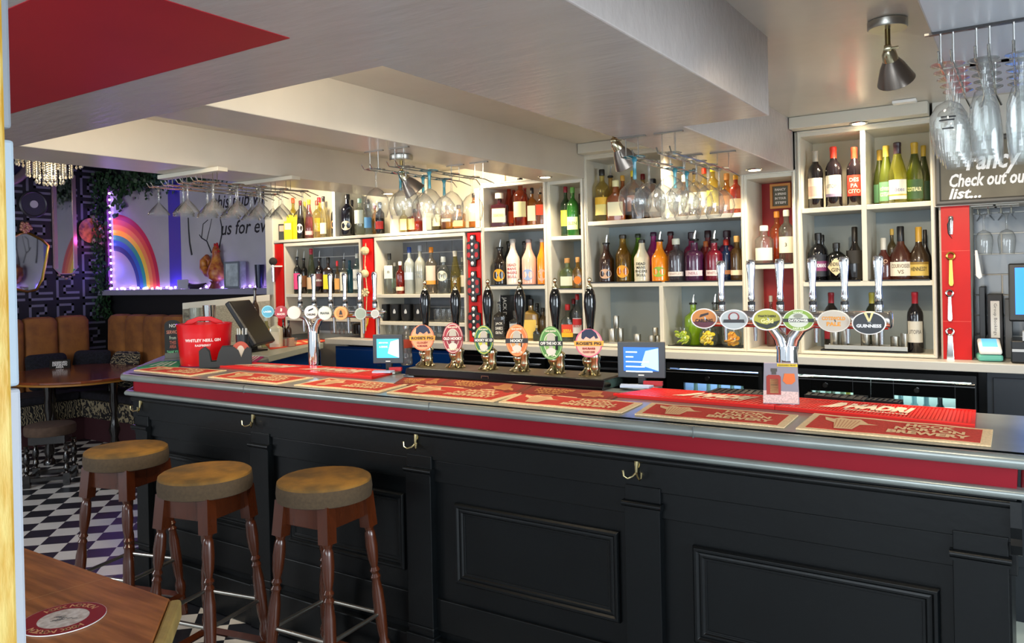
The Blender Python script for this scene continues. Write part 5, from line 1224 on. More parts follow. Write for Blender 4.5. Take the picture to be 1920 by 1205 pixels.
# chalkboard notice
P = at(325, 676, Z=ZT); d = (P-CAM).dot(_w); w = 14*d/F; h = at(325, 601, Y=P.y).z-ZT
t = thing('chalk_sign', 'small arched black chalk sign asking for no service, left of the bucket', 'sign', (P.x, P.y, ZT+.004), face_cam(P.x, P.y, .9))
B().prism([(-w, .03), (w, .03), (w, h*.88)]+ell(0, h*.88, w, h*.12, 10, 0, PI)+[(-w, h*.88)], -.004, .004, 'y').obj('board', pm('#1c2226', .7), t)
B().box(-w*1.1, w*1.1, -.022, .022, 0, .012).box(-w*1.0, w*1.0, -.012, .012, .012, .045).obj('stand', pm('#5f625e', .5), t, bevel=.002)
for s, vz, c_ in (('NO', .86, '#d8dcd8'), ('SERVICE', .70, '#d08a78'), ('From', .56, '#b8c8b8'), ('THIS', .44, '#c06a5a'), ('AREA', .34, '#c06a5a'), ('THANK YOU', .20, '#78d8a0')):
    B().text(s, lambda u, v: (u, -.0046, h*vz+v), w=w*1.5 if len(s) > 4 else w*.8, h=h*.085, bold=.01).obj('lettering', pm(c_, .8), t)
# napkin caddy with beer mats
P = at(424, 688, Z=ZT); d = (P-CAM).dot(_w); w = 46*d/F; h = at(424, 650, Y=P.y).z-ZT
t = thing('bar_caddy', 'black napkin and beer mat caddy with striped straw cup at the left', 'caddy', (P.x, P.y, ZT+.004), face_cam(P.x, P.y, .95))
BP = pm('#1b2022', .5)
pf = [(-w, 0), (w, 0), (w, h*.80), (w*.85, h*.95), (w*.72, h*.8), (w*.6, h*.45), (w*.5, h*.8), (w*.3, h), (-.02, h), (-w*.25, h*.75), (-w*.35, h*.3), (-w*.55, h*.3), (-w*.62, h*.8), (-w*.8, h), (-w, h*.85)]
B().prism(pf, -.045, -.040, 'y').obj('front_panel', BP, t, bevel=.001)
B().prism([(p[0], p[1]) for p in pf], .040, .045, 'y').obj('rear_panel', BP, t, bevel=.001)
B().box(-w, w, -.045, .045, 0, .005).box(-w, -w+.004, -.04, .04, .005, h*.6).box(w-.004, w, -.04, .04, .005, h*.6).box(-.02, -.016, -.04, .04, .005, h*.6).obj('tray', BP, t)
tb2 = B()
cup = at(455, 650, Y=P.y+.06)
B().lathe([(.030, 0), (.036, .17), (.034, .17)], 20).obj('straw_cup', pm('#20262a', .4), t, loc=(w*.62, .09, .0), smooth=True)
for i in range(9):
    a = i*.7; tb2.tube([(w*.62+.02*math.cos(a), .09+.02*math.sin(a), .06), (w*.62+.026*math.cos(a), .09+.026*math.sin(a), .205)], .003, 6)
tb2.obj('straws', pm('#c9cfcf', .5), t)
cm = thing('beer_mat', 'dark red round-topped beer mat standing in the black caddy', 'beer mat', (P.x, P.y, ZT+.01), face_cam(P.x, P.y, .95))
B().prism(ell(w*.58, h*.62, w*.36, h*.55, 30), -.032, -.028, 'y').obj('card', pm('#b04a34', .5), cm)
B().prism(ell(w*.58, h*.55, w*.17, h*.42, 24), -.0325, -.032, 'y').obj('picture', pm('#c9bfb0', .5), cm)
# items on the return counter
ZR = 1.126
def onret(px, py): return at(px, py, Z=ZR)
P = Vector((-4.33, 3.42, 0)); a_ = at(470, 600, Y=3.42)
t = thing('till_screen', 'black till monitor seen from behind, tilted over the return counter', 'till', (a_.x, 3.42, ZR), 0)
B().box(-.07, .07, -.08, .08, 0, .012).obj('base', BLACK, t, bevel=.003)
B().prism([(-.03, .01), (.03, .01), (.02, .14), (-.04, .14)], -.03, .03, 'y').obj('neck', BLACK, t, bevel=.003)
hh = .17
B().box(-.16, .16, -.02, .02, -hh, hh).box(-.10, .10, -.045, -.02, -hh*.5, hh*.5).obj('monitor', pm('#121316', .35), t, bevel=.01, loc=(.0, .0, .19), rot=(math.radians(32), 0, math.radians(-62)))
t2 = bpy.data.objects
def simple(name, label, cat, P, prof, mat, seg=20, grp=None, smooth=True, part='body', cap=(True, True), h0=None):
    t = thing(name, label, cat, P, face_cam(P[0], P[1]), grp); B().lathe(prof, seg, cap=cap).obj(part, mat, t, smooth=smooth); return t
def P3(v, z): return (v.x, v.y, z)
q = at(393, 612, Y=3.50); simple('cocktail_shaker', 'steel cocktail shaker standing behind the red bucket', 'shaker', (q.x, 3.50, ZR), [(.03, 0), (.045, at(392, 572, Y=3.5).z-ZR), (.043, at(392, 572, Y=3.5).z-ZR)], STEEL, part='cup')
q = at(366, 612, Y=3.52); simple('measuring_jug', 'clear plastic jug behind the red bucket, left of the shaker', 'jug', (q.x, 3.52, ZR), [(.035, 0), (.04, at(365, 577, Y=3.52).z-ZR)], glass('#d8e0d8', .2), part='jug')
row('on the return counter', 'bottles on the return counter', ZR, [
 (477, 15, 518, 'spirit', 'm#4a3018', None, None, 'brown syrup bottle with steel pourer', dict(pour=True, Y=3.72)),
 (499, 20, 592, 'flask', 'c#c8c890', '#c9c9b8', '#e89030', 'small bottle with orange label', dict(Y=3.66, lz=(.1,.6))),
 (517, 22, 594, 'square', '#d8d2b8', '#e0d8c0', '#e6dcc0', 'square cream labelled bottle', dict(Y=3.68)),
 (531, 10, 598, 'spirit', '#2a1a14', '#181414', None, 'small brown bottle', dict(Y=3.80)),
 (541, 10, 600, 'spirit', '#2e1c16', '#181414', None, 'second small brown bottle', dict(Y=3.82)),
])
q = at(545, 640, Y=3.78); t = thing('plastic_tub', 'clear plastic tub of sachets on the return counter', 'tub', (q.x, 3.76, ZR))
B().loft([(0, .05, .035, 4), (.06, .062, .045, 4), (.058, .058, .041, 4)], 24, cap=(True, False)).obj('tub', glass('#e0e0dc', .15), t, smooth=True)
for i, cc in enumerate(('#c8503c', '#d8c8b8', '#a83c2c', '#d8a080')): B().box(-.035+.02*i, -.02+.02*i, -.02, .02, .004, .05+.004*i).obj('sachet', pm(cc, .6), t)
def mat_on(px, label, col, z, txt):
    f = quadmap([at(*p, Z=z) for p in px]); o = f(.5, .5); t = thing('bar_towel', label, 'bar towel', tuple(o), 0, 'towels on the return counter')
    g = lambda u, v, zz=0: tuple(f(u, v, zz)-o)
    B().add([g(u, v, zz) for zz in (0, .004) for u, v in ((0,0),(1,0),(1,1),(0,1))], [(0,3,2,1), (4,5,6,7), (0,1,5,4), (1,2,6,5), (2,3,7,6), (3,0,4,7)]).obj('cloth', pm(col, .9, bump=.2), t)
    b = B()
    for k_ in range(5): b.add([g(.08+.18*k_+a, c2, .0046) for a, c2 in ((0, .2), (.12, .2), (.10, .45), (.02, .8))], [(0, 1, 2, 3)])
    for s, cu, cv in txt: b.text(s, lambda u, v: g(cu+u, cv+v, .0046), w=.3, h=.35, bold=.05)
    b.obj('pattern', pm('#e8c080', .9), t)
mat_on([(507, 655), (497, 646), (594, 634), (618, 639)], 'red and orange bar towel spread on the return counter', '#d8452c', ZR, [])
# black cups and small glasses in the tiled cases
for i, px in enumerate((721, 743, 764, 787)):
    q = at(px, 590, Y=4.29); t = thing('black_tumbler', '%s black tumbler with a white emblem in the right tiled case' % ('leftmost', 'second', 'third', 'rightmost')[i], 'cup', (q.x, 4.29, 1.284), face_cam(q.x, 4.29), 'black tumblers')
    B().lathe([(.036, 0), (.043, .02), (.046, .07), (.043, .12), (.041, .12)], 22).obj('cup', pm('#101113', .6), t, smooth=True)
    B().prism([(-.008, 0), (.008, 0), (.010, .012), (.006, .025), (0, .034), (-.006, .025), (-.010, .012)], -.0475, -.0465, 'y').obj('emblem', WHITE, t, loc=(0, 0, .055))
k = 0
SG = glass('#eef2f0', .03, gl=1.2, edge=.6)
sgt = None
def small_glass(x, y, z, label, grp, h=.09, r=.03):
    global sgt
    if sgt is None:
        t = thing('tumbler_glass', label, 'glass', (x, y, z), 0, grp)
        B().lathe([(r*.7, 0), (r*.75, .004), (r, h*.5), (r*.95, h)], 16, cap=(True, False)).obj('glass', SG, t, smooth=True); sgt = t; return t
    return dup(sgt, (x, y, z), 0, label, grp)
PLC = 'first second third fourth fifth sixth seventh eighth ninth tenth'.split()
for i in range(6): small_glass(-3.42+.05*i, 4.26, 1.284, '%s clear tumbler right of the black tumblers' % PLC[i], 'tumblers right of the black cups')
for i in range(9): small_glass(-3.88+.058*i, 4.27, 1.176, '%s clear tumbler on the bottom shelf of the right tiled case' % PLC[i], 'tumblers on the bottom of the right case')
for i in range(7): small_glass(-4.45+.045*i, 4.27, 1.176, '%s small glass below the left tiled case shelves' % PLC[i], 'small glasses at the bottom of the left case')
for i in range(8): small_glass(-4.84+.085*i, 4.30, 1.301, '%s clear tumbler on the middle shelf of the left tiled case' % PLC[i], 'tumblers on the middle of the left case')
q = at(672, 625, Y=4.27); simple('black_pot', 'glossy black lidded pot on the left case bottom shelf', 'pot', (-4.172, 4.27, 1.176), [(.05, 0), (.058, .01), (.058, .075), (.05, .085), (.01, .09)], BLACKG, part='pot')
# ================================================================ LOUNGE AT THE LEFT
XW, YW = -8.85, 5.0
struct(B().box(XW-.1, XW, -1.5, YW, 0, 3.05).obj('wall_left', pm('#100f16', .6)))
kb = B()
def key(y0, z0, s):
    P = [(6.2,0),(0,0),(0,6),(4.4,6),(4.4,3.7),(2.1,3.7),(2.1,1.75),(6.2,1.75)]; w = .36; u = s/7.9
    for (a, b_), (c, d) in zip(P, P[1:]):
        ya, yb = sorted((a, c)); za, zb = sorted((b_, d))
        kb.box(XW, XW+.0012, y0+(ya-w)*u, y0+(yb+w)*u, z0+(za-w)*u, z0+(zb+w)*u)
yk0 = 5.0
for i in range(12):
    for j in range(11): key(YW-.02-.285*(i+1)+.02, .02+.285*j, .285)
kb.obj('key_pattern', pm('#6c6a7c', .5), bpy.data.objects['wall_left'])
struct(B().box(XW, -5.12, YW, YW+.1, 0, 3.05).obj('wall_lounge', pm('#0d0c12', .6)))
struct(B().box(-5.22, -5.121, 4.5, YW, 0, 3.05).obj('wall_end', pm('#8f8b88', .6)))
brick = pm('#a9a6ac', .7, noise=.06, scale=3, bump=.5, bscale=9)
m_ = thing('brick_mural', 'white brick wall mural with painted rainbow, tree branches and handwriting', 'mural', (0, 0, 0))
B().box(-8.74, -5.225, YW-.02, YW-.001, 1.525, 2.70).obj('white_brick_panel', brick, m_)
cx, cz = -8.69, 1.53
cols = ['#c01a30', '#e0502c', '#ee8a3c', '#f0c81c', '#1a9a84', '#1c62b0', '#2a3a7c']
R0, R1 = .45, .88
for i, c in enumerate(cols):
    ro = R1-(R1-R0)*i/7; ri = R1-(R1-R0)*(i+1)/7; n = 24; b = B()
    for k in range(n):
        a0, a1 = PI/2*k/n, PI/2*(k+1)/n
        b.add([(cx+r*math.cos(a), YW-.0212, cz+r*math.sin(a)*.97) for r, a in ((ri, a0), (ro, a0), (ro, a1), (ri, a1))], [(0,1,2,3)])
    b.obj('rainbow_band', pm(c, .6), m_)
B().box(-7.63, -7.42, YW-.0212, YW-.02, 1.53, 2.69).obj('purple_stripe', pm('#4c3fa8', .6), m_)
ink = pm('#131218', .6)
def br(pts, w=.012):
    B().tube([(at(x, y, Y=YW-.021).x, YW-.021, at(x, y, Y=YW-.021).z) for x, y in pts], [w*(1-.5*i/len(pts)) for i in range(len(pts))], 6).obj('painted_branch', ink, m_)
br([(403, 512), (410, 470), (416, 440), (416, 425), (413, 410)], .010)
br([(360, 478), (356, 455), (354, 430), (353, 408)], .012); br([(397, 474), (388, 452), (378, 446), (374, 440)], .008); br([(378, 446), (381, 420), (390, 412)], .006); br([(388, 450), (394, 425), (397, 410)], .005)
def mtext(s, px, py, w, h, sh=.25):
    q = at(px, py, Y=YW-.0215); B().text(s, lambda u, v: (q.x+u, q.y, q.z+v), w=w, h=h, bold=.01, shear=sh).obj('handwriting', ink, m_)
mtext('this pub will', 452, 378, .85, .18); mtext('us for ever', 467, 424, .85, .14)
led = B().box(XW+.001, -5.225, YW-.13, YW-.001, 1.465, 1.525).obj('ledge', pm('#8d8aa0', .5), m_, bevel=.004)
B().box(-8.80, -8.74, YW-.06, YW-.001, 1.525, 2.72).obj('side_trim', pm('#6a3a6a', .6), m_)
# fairy lights
t = thing('fairy_lights', 'string of violet fairy lights down the mural side and along its ledge', 'string lights', (0, 0, 0))
pts = [(-8.70, YW-.05, 2.62-.036*i) for i in range(30)]+[(-8.70+.062*i, YW-.06-.02*math.sin(i*1.7), 1.538+.006*math.sin(i*2.3)) for i in range(46)]
B().tube(pts, .0025, 5).obj('cable', pm('#2a2440', .5), t)
e1 = pm('#c9a0ff', .4, emit=14); e2 = pm('#ff8ad8', .4, emit=14)
bl_ = None
for i, p in enumerate(pts):
    if i < 30 and i % 2: continue
    if bl_ is None:
        bl_ = B().sphere((0, 0, 0), .012, 8, 5).obj('bulb', e1, t, smooth=True); bl_.location = p
    else:
        o = bl_.copy(); COL.objects.link(o); o.parent = t; o.location = p
PUR = (.16, .12, 1.0)
for x, y, z, pw in ((-8.6, 4.88, 1.75, .9), (-8.6, 4.88, 2.3, .8), (-8.4, 4.88, 1.60, .35), (-7.5, 4.9, 1.57, .55), (-6.6, 4.9, 1.57, .55), (-5.9, 4.9, 1.57, .5), (-7.5, 4.84, 2.68, 1.0), (-6.4, 4.84, 2.68, 1.1)):
    lamp('fairy_light_glow', 'POINT', (x, y, z), pw, PUR, None, .05)
lamp('fairy_light_pink', 'POINT', (-8.55, 4.8, 2.1), .8, (1, .1, .6), None, .03)
# ivy
random.seed(3)
def ivy(name, label, fn, n, s=(.03, .06)):
    b = B()
    for i in range(n):
        p = Vector(fn()); a = random.uniform(0, 2*PI); tl = random.uniform(-1, 1); r = random.uniform(*s)
        u = Vector((math.cos(a), tl*.6, math.sin(a))).normalized(); v = u.cross(Vector((random.uniform(-.4, .4), -1, random.uniform(-.4, .4)))).normalized()
        b.add([p, p+u*r*.5+v*r*.45, p+u*r, p+u*r*.5-v*r*.45, p+u*r*.3+v*r*.5], [(0, 4, 1, 2, 3)])
    o = tag(b.obj(name, pm('#1d3a22', .5, noise=.3, scale=9, col2='#2c4a2a'), None), label, 'ivy'); o['kind'] = 'stuff'; return o
ivy('ivy_garland', 'artificial ivy garland hanging over the top of the mural', lambda: (random.uniform(-8.7, -6.1), random.uniform(4.82, 4.97), 2.74+random.gauss(0, .05)-random.random()**3*.12), 1500)
ivy('ivy_trail', 'dark ivy trailing down the corner left of the mural', lambda: (random.uniform(-8.84, -8.72)+random.gauss(0, .01), random.uniform(4.80, 4.97), random.uniform(1.2, 2.85)), 700)
ivy('ivy_sprig', 'small leafy ivy sprig over the white brick above the rainbow', lambda: (-8.45+random.gauss(0, .08), random.uniform(4.9, 4.97), 2.50+random.gauss(0, .08)), 26, (.05, .09))
# ornaments on the ledge
q = at(403, 535, Y=4.91); t = thing('rooster_ornament', 'red and gold rooster ornament standing on the mural ledge', 'ornament', (q.x, 4.91, 1.526))
RG = pm('#8a2a1c', .4, noise=.3, scale=20, col2='#c08030')
B().lathe([(.06, 0), (.035, .05), (.05, .075)], 18).obj('base', pm('#5a2a1a', .4), t, smooth=True)
B().lathe([(.03, .07), (.075, .10), (.09, .15), (.075, .21), (.05, .27), (.036, .33), (.040, .37), (.028, .41), (.008, .425)], 20, .03, 0).obj('body', RG, t, smooth=True)
B().tube([(-.03, 0, .15), (-.10, 0, .16), (-.17, 0, .21), (-.17, 0, .28), (-.12, 0, .31), (-.08, 0, .27), (-.10, 0, .23)], [.05, .05, .045, .04, .035, .025, .01], 12).obj('tail', pm('#b8742c', .4, noise=.3, scale=20, col2='#7a2a1a'), t, smooth=True)
B().prism([(.0, .40), (.01, .45), (.03, .43), (.05, .455), (.065, .42), (.06, .39)], -.008, .008, 'y').prism([(.06, .38), (.10, .37), (.06, .36)], -.006, .006, 'y').obj('comb_and_beak', pm('#b01c1c', .4), t)
t = thing('ornament_plate', 'curved dark leaf dish beside the rooster on the ledge', 'ornament', (-7.05, 4.92, 1.526))
B().tube([(-.2, 0, .06), (-.12, 0, .02), (.0, 0, .02), (.12, 0, .05)], [.01, .03, .03, .008], 10).obj('dish', pm('#2a2030', .3), t, smooth=True)
q = at(447, 537, Y=4.92); t = thing('glass_block', 'square glass block lamp on the mural ledge right of the rooster', 'ornament', (q.x, 4.90, 1.526))
B().box(-.13, .10, -.04, .04, 0, .26).obj('block', pm('#aab4be', .15, noise=.2, scale=14, bump=.4), t, bevel=.01)
B().frame(-.13, .10, 0, .26, -.04, [(0, 0), (0, .006), (.02, .006), (.02, 0)]).obj('rim', pm('#6c7480', .3), t)
q = at(343, 537, Y=4.90); t = thing('place_card', 'small blank white card on the mural ledge', 'card', (q.x, 4.90, 1.526)); B().box(-.09, .09, -.005, .005, 0, .095).obj('card', pm('#a9a8b4', .5), t)
q = at(497, 537, Y=4.88); t = simple('dark_beaker', 'dark steel beaker at the right end of the mural ledge', 'beaker', (q.x-.1, 4.90, 1.526), [(.035, 0), (.045, .22), (.04, .22)], pm('#2a2c3a', .3, .6), part='beaker')
# left wall mirrors and plates
def on_left(px, py): return at(px, py, X=XW+.02)
a = on_left(100, 340); b2 = on_left(138, 500)
t = thing('tall_mirror', 'tall narrow mirror with silver frame on the patterned wall', 'mirror', (0, 0, 0))
MIR = pm('#c9ccd2', .04, 1)
ya, yb, za, zb = 4.40, 4.64, 1.72, 2.86
B().prism([(ya, za+.06), (ya+.06, za), (yb-.06, za), (yb, za+.06), (yb, zb-.06), (yb-.06, zb), (ya+.06, zb), (ya, zb-.06)], XW+.002, XW+.012, 'x').obj('glass', MIR, t)
fr = B()
fr.prism([(ya-.01, za+.06), (ya+.05, za-.01), (yb-.05, za-.01), (yb+.01, za+.06), (yb+.01, zb-.06), (yb-.05, zb+.01), (ya+.05, zb+.01), (ya-.01, zb-.06)], XW+.001, XW+.008, 'x')
fr.box(XW+.008, XW+.02, ya, ya+.035, za+.05, zb-.05).box(XW+.008, XW+.02, yb-.035, yb, za+.05, zb-.05)
fr.obj('frame', pm('#b79aa0', .25, .6), t)
for k in range(5): B().lathe([(.012, -.01), (.018, 0), (.012, .012)], 8).obj('crest_bead', pm('#c9a8a8', .3, .6), t, loc=(XW+.015, ya+.04+.04*k, za-.02-.02*(2-abs(k-2))))
t = thing('arched_mirror', 'gold framed arched mirror with a floral crest on the patterned wall', 'mirror', (0, 0, 0))
yc, zc_ = 4.11, 1.88
shp = [(-.20, -.22), (-.14, -.31), (.0, -.35), (.10, -.33), (.16, -.22), (.21, .02), (.23, .14), (.17, .20), (.06, .26), (0, .28), (-.06, .26), (-.17, .20), (-.24, .14), (-.21, .02)]
B().prism([(yc+p[0], zc_+p[1]) for p in shp], XW+.002, XW+.010, 'x').obj('glass', MIR, t)
B().tube([(XW+.012, yc+p[0], zc_+p[1]) for p in shp], .014, 8, closed=True).obj('frame', GOLD, t, smooth=True)
cr = B()
for i in range(16):
    a_ = i*2.4; cr.sphere((XW+.02, yc+.055*math.cos(a_)*(.4+.04*i), zc_+.33+.05*math.sin(a_)*(.4+.04*i)), .022, 8, 5)
cr.obj('floral_crest', pm('#b8806a', .35, .4), t, smooth=True)
t = thing('round_clock', 'round grey openwork wall clock on the patterned wall', 'clock', (XW+.01, 4.20, 2.46)); t.rotation_euler = (0, 0, PI/2)
B().lathe([(.13, -.01), (.145, 0), (.13, .012), (.12, .004)], 28).obj('rim', pm('#4c4a50', .4, .5), t, smooth=True, rot=(PI/2, 0, 0))
B().lathe([(.04, 0), (.04, .014)], 20).obj('dial', pm('#c0bcc0', .4), t, rot=(PI/2, 0, 0))
for k in range(12):
    a_ = k*PI/6; B().tube([(.045*math.cos(a_), 0, .045*math.sin(a_)), (.13*math.cos(a_), 0, .13*math.sin(a_))], .004, 5).obj('spoke', pm('#4c4a50', .4, .5), t)
t = thing('wall_plaque', 'small round orange floral plate with dark flower wreath near the corner', 'plaque', (XW+.01, 4.80, 2.20)); t.rotation_euler = (0, 0, PI/2)
B().lathe([(.02, 0), (.13, .004), (.14, .016)], 26).obj('plate', pm('#c87a3c', .4, noise=.3, scale=18, col2='#5a2a1a'), t, smooth=True, rot=(PI/2, 0, 0))
wr = B(); random.seed(5)
for i in range(20):
    a_ = random.uniform(-1.8, 1.8); r_ = random.uniform(.05, .17); wr.sphere((r_*math.cos(a_)+.04, -.03, r_*math.sin(a_)), random.uniform(.015, .03), 7, 4)
wr.obj('flowers', pm('#2c2a24', .6, noise=.4, scale=14, col2='#a89a88'), t, smooth=True)
t = thing('round_mirror', 'large round mauve framed mirror high on the patterned wall', 'mirror', (0, 0, 0))
B().tube([(XW+.03, 3.82+.36*math.cos(a), 3.0+.36*math.sin(a)) for a in [2*PI*k/36 for k in range(36)]], .045, 10, closed=True).obj('frame', pm('#8a7480', .35), t, smooth=True)
B().prism(ell(3.82, 3.0, .33, .33, 32), XW+.01, XW+.02, 'x').obj('glass', MIR, t)
struct(bpy.data.objects['ceiling_lounge'])
# chandelier
c = at(93, 303, Y=3.66); t = thing('chandelier', 'crystal bead chandelier glowing under the left beam', 'chandelier', (c.x, 3.66, 2.50), 0)
CR = pm('#b8b09c', .12, noise=.0, emit=.05)
B().tube([(0, 0, .28), (0, 0, .50)], .01, 8).obj('rod', GOLD, t)
B().lathe([(.27, .27), (.28, .29), (.27, .31), (.10, .33)], 28).obj('ring', GOLD, t, smooth=True)
for R_, z1_, z0_, n in ((.26, .28, .18, 26), (.18, .28, .08, 20), (.11, .28, .02, 14), (.05, .28, .0, 8)):
    for k in range(n):
        a_ = 2*PI*k/n; b = B(); z = z1_
        while z > z0_+.03: b.sphere((R_*math.cos(a_), R_*math.sin(a_), z), .0095, 6, 4); z -= .021
        b.lathe([(.003, z0_+.03), (.013, z0_+.012), (.010, z0_), (.002, z0_-.008)][::-1], 7, R_*math.cos(a_), R_*math.sin(a_))
        b.obj('crystal_strand', CR, t)
lamp('chandelier_bulb', 'POINT', (c.x, 3.66, 2.62), 5, (1, .86, .66), None, .08)
# banquette
velv = pm('#a0662e', .85, noise=.25, scale=5, col2='#7a4a26', bump=.3, bscale=40)
patt = None
def scroll_mat():
    mt, n, out = nt('scroll_pattern'); b = n.nodes.new('ShaderNodeBsdfPrincipled'); n.links.new(b.outputs[0], out.inputs[0])
    tc = n.nodes.new('ShaderNodeTexCoord'); w = n.nodes.new('ShaderNodeTexWave'); w.wave_type = 'RINGS'; w.inputs['Scale'].default_value = 13; w.inputs['Distortion'].default_value = 9; w.inputs['Detail'].default_value = 1; w.inputs['Detail Scale'].default_value = 1.6
    n.links.new(tc.outputs['Object'], w.inputs[0]); cr = n.nodes.new('ShaderNodeValToRGB'); e = cr.color_ramp.elements
    e[0].position = .60; e[0].color = lin('#121014'); e[1].position = .66; e[1].color = lin('#8f8266')
    n.links.new(w.outputs[0], cr.inputs[0]); n.links.new(cr.outputs[0], b.inputs['Base Color']); b.inputs['Roughness'].default_value = .85; return mt
patt = scroll_mat()
t = thing('banquette', 'L-shaped brown velvet channel-back banquette with scroll patterned seat front', 'bench seat', (0, 0, 0))
x = XW+.34
W_ = .335
while x < -5.65:
    B().loft([(.50, W_/2, .09, 4), (.9, W_/2, .11, 4), (1.20, W_/2, .10, 4), (1.245, W_/2-.02, .08, 3), (1.26, W_/2-.06, .04, 2)], 20).obj('back_channel', velv, t, smooth=True, loc=(x+W_/2, 4.86, 0)); x += W_
y = 4.66
while y > 1.6:
    B().loft([(.50, .09, W_/2, 4), (.9, .11, W_/2, 4), (1.20, .10, W_/2, 4), (1.245, .08, W_/2-.02, 3), (1.26, .04, W_/2-.06, 2)], 20).obj('back_channel', velv, t, smooth=True, loc=(XW+.14, y-W_/2, 0)); y -= W_
B().box(XW+.02, -5.5, 4.28, 4.80, .42, .50).box(XW+.20, XW+.72, 1.6, 4.28, .42, .50).obj('seat_cushion', pm('#1c1a22', .9, noise=.4, scale=22, bump=.5), t, bevel=.03)
B().box(XW+.02, -5.5, 4.27, 4.78, .24, .42).box(XW+.20, XW+.73, 1.6, 4.27, .24, .42).obj('patterned_front', patt, t, bevel=.01)
B().box(XW+.02, -5.5, 4.33, 4.78, 0, .24).box(XW+.20, XW+.67, 1.6, 4.33, 0, .24).obj('base', pm('#3c1c22', .6), t)
def cushion(label, x, y, rz, mat, s=1):
    t = thing('cushion', label, 'cushion', (x, y, .505), rz, 'cushions on the banquette')
    B().loft([(-.06*s, .16*s, .16*s, 3), (-.045*s, .20*s, .19*s, 5), (0, .225*s, .215*s, 8), (.045*s, .20*s, .19*s, 5), (.06*s, .16*s, .16*s, 3)], 32).obj('cover', mat, t, smooth=True, rot=(math.radians(72), 0, 0), loc=(0, 0, .23*s))
    return t
fur = pm('#14161f', .95, noise=.6, scale=50, bump=1.0, bscale=80)
cushion('black fluffy cushion farthest left on the banquette', -8.42, 4.10, math.radians(82), fur, .88)
cushion('black fluffy cushion leaning near the banquette corner', -8.38, 4.52, math.radians(35), fur, .88)
cushion('scroll patterned black and cream cushion in the banquette corner', -7.86, 4.58, math.radians(8), patt, .88)
cushion('second scroll patterned cushion behind the first', -8.05, 4.70, math.radians(20), patt, .9) if False else None
# round table
t = thing('oval_table', 'oval brown wooden table with black turned legs before the banquette', 'table', (0, 0, 0))
e1_ = Vector((-.88, .47)).normalized(); e2_ = Vector((.47, .88)).normalized(); c0 = Vector((-7.55, 3.98))
pl_ = []
for k in range(48):
    a = 2*PI*k/48; p = c0+e1_*.80*math.cos(a)+e2_*.62*math.sin(a); pl_.append((p.x, p.y))
B().prism(pl_, .735, .76).obj('tabletop', pm('#7a3a1c', .22, noise=.25, scale=8, coat=.4), t, bevel=.006)
pl2 = [(c0.x+(p[0]-c0.x)*.98, c0.y+(p[1]-c0.y)*.98) for p in pl_]
B().prism(pl2, .715, .735).obj('edge_moulding', pm('#a5702c', .35), t, bevel=.006)
for s1_ in (-1, 1):
    for s2_ in (-1, 1):
        p = c0+e1_*.42*s1_+e2_*.26*s2_
        B().lathe([(.05, 0), (.05, .03), (.028, .06), (.045, .12), (.03, .18), (.05, .25), (.035, .32), (.022, .40), (.04, .48), (.03, .60), (.04, .70), (.04, .716)], 18, p.x, p.y).obj('leg', DARKW, t, smooth=True)
q = at(113, 690, Z=.76); t = thing('reserved_sign', 'small black reserved sign standing on the oval table', 'sign', (q.x, q.y, .7605), face_cam(q.x, q.y, .9))
B().prism([(-.05, 0), (.05, 0), (0, .085)], -.09, .09, 'x').obj('wedge', BLACK, t)
f = lambda u, v: (u, -.05*(1-v/.085)-.0008, v)
B().text('RESERVED', lambda u, v: f(u, .058+v), w=.13, bold=.03).text('DRINKING', lambda u, v: f(u, .036+v), w=.13, bold=.03).text('AREA', lambda u, v: f(u, .015+v), w=.07, bold=.03).obj('lettering', WHITE, t)
struct(B().box(-3.9, -3.1, 1.405, 1.45, Z1-.0, Z1+.12).obj('trim_2', CEILW)) if False else None
# ================================================================ RIGHT END AND SMALL ITEMS
t = thing('blackboard', 'dark framed blackboard with white handwritten lettering at the right', 'blackboard', (0, 0, 0))
x0, x1, z0, z1 = -.352, .42, 1.878, 2.183
B().box(x0+.02, x1-.02, 4.155, 4.175, z0+.02, z1-.02).obj('board', pm('#6a6454', .6, noise=.15, scale=6), t)
B().frame(x0, x1, z0, z1, 4.165, [(0, -.015), (0, .012), (.008, .018), (.018, .018), (.026, .008), (.026, -.004)]).obj('frame', pm('#4e4c48', .45), t)
def btext(s, px, py, w, h):
    q = at(px, py, Y=4.153); B().text(s, lambda u, v: (q.x+u, q.y, q.z+v), w=w, h=h, bold=.03, shear=.25).obj('lettering', pm('#efefef', .6), t)
def pw(x_0, x_1, y=4.153): return (at(x_1, 300, Y=y)-at(x_0, 300, Y=y)).x
btext('Fancy', 1862, 303, pw(1810, 1914), .115); btext('Check out our', 1855, 334, pw(1778, 1932), .062); btext('list...', 1809, 362, pw(1779, 1840), .05)
yo = YF-.004
def opener(px, py, label, rz=0): q = at(px, py, Y=yo); return thing('bottle_opener', label, 'bottle opener', (q.x, yo, q.z), rz, 'bottle openers on the red strip'), q
t, q = opener(1783, 425, 'corkscrew opener with white handle, topmost on the red strip')
B().loft([(-.035, .007, .004, 2), (0, .009, .005, 3), (.04, .011, .006, 3), (.05, .008, .004, 2)], 12).obj('handle', STEEL, t, smooth=True)
B().tube([(0, -.008, .04), (-.012, -.012, .01), (-.01, -.012, -.03), (.004, -.010, -.055)], [.004, .004, .003, .001], 6).obj('lever', BLACK, t, smooth=True)
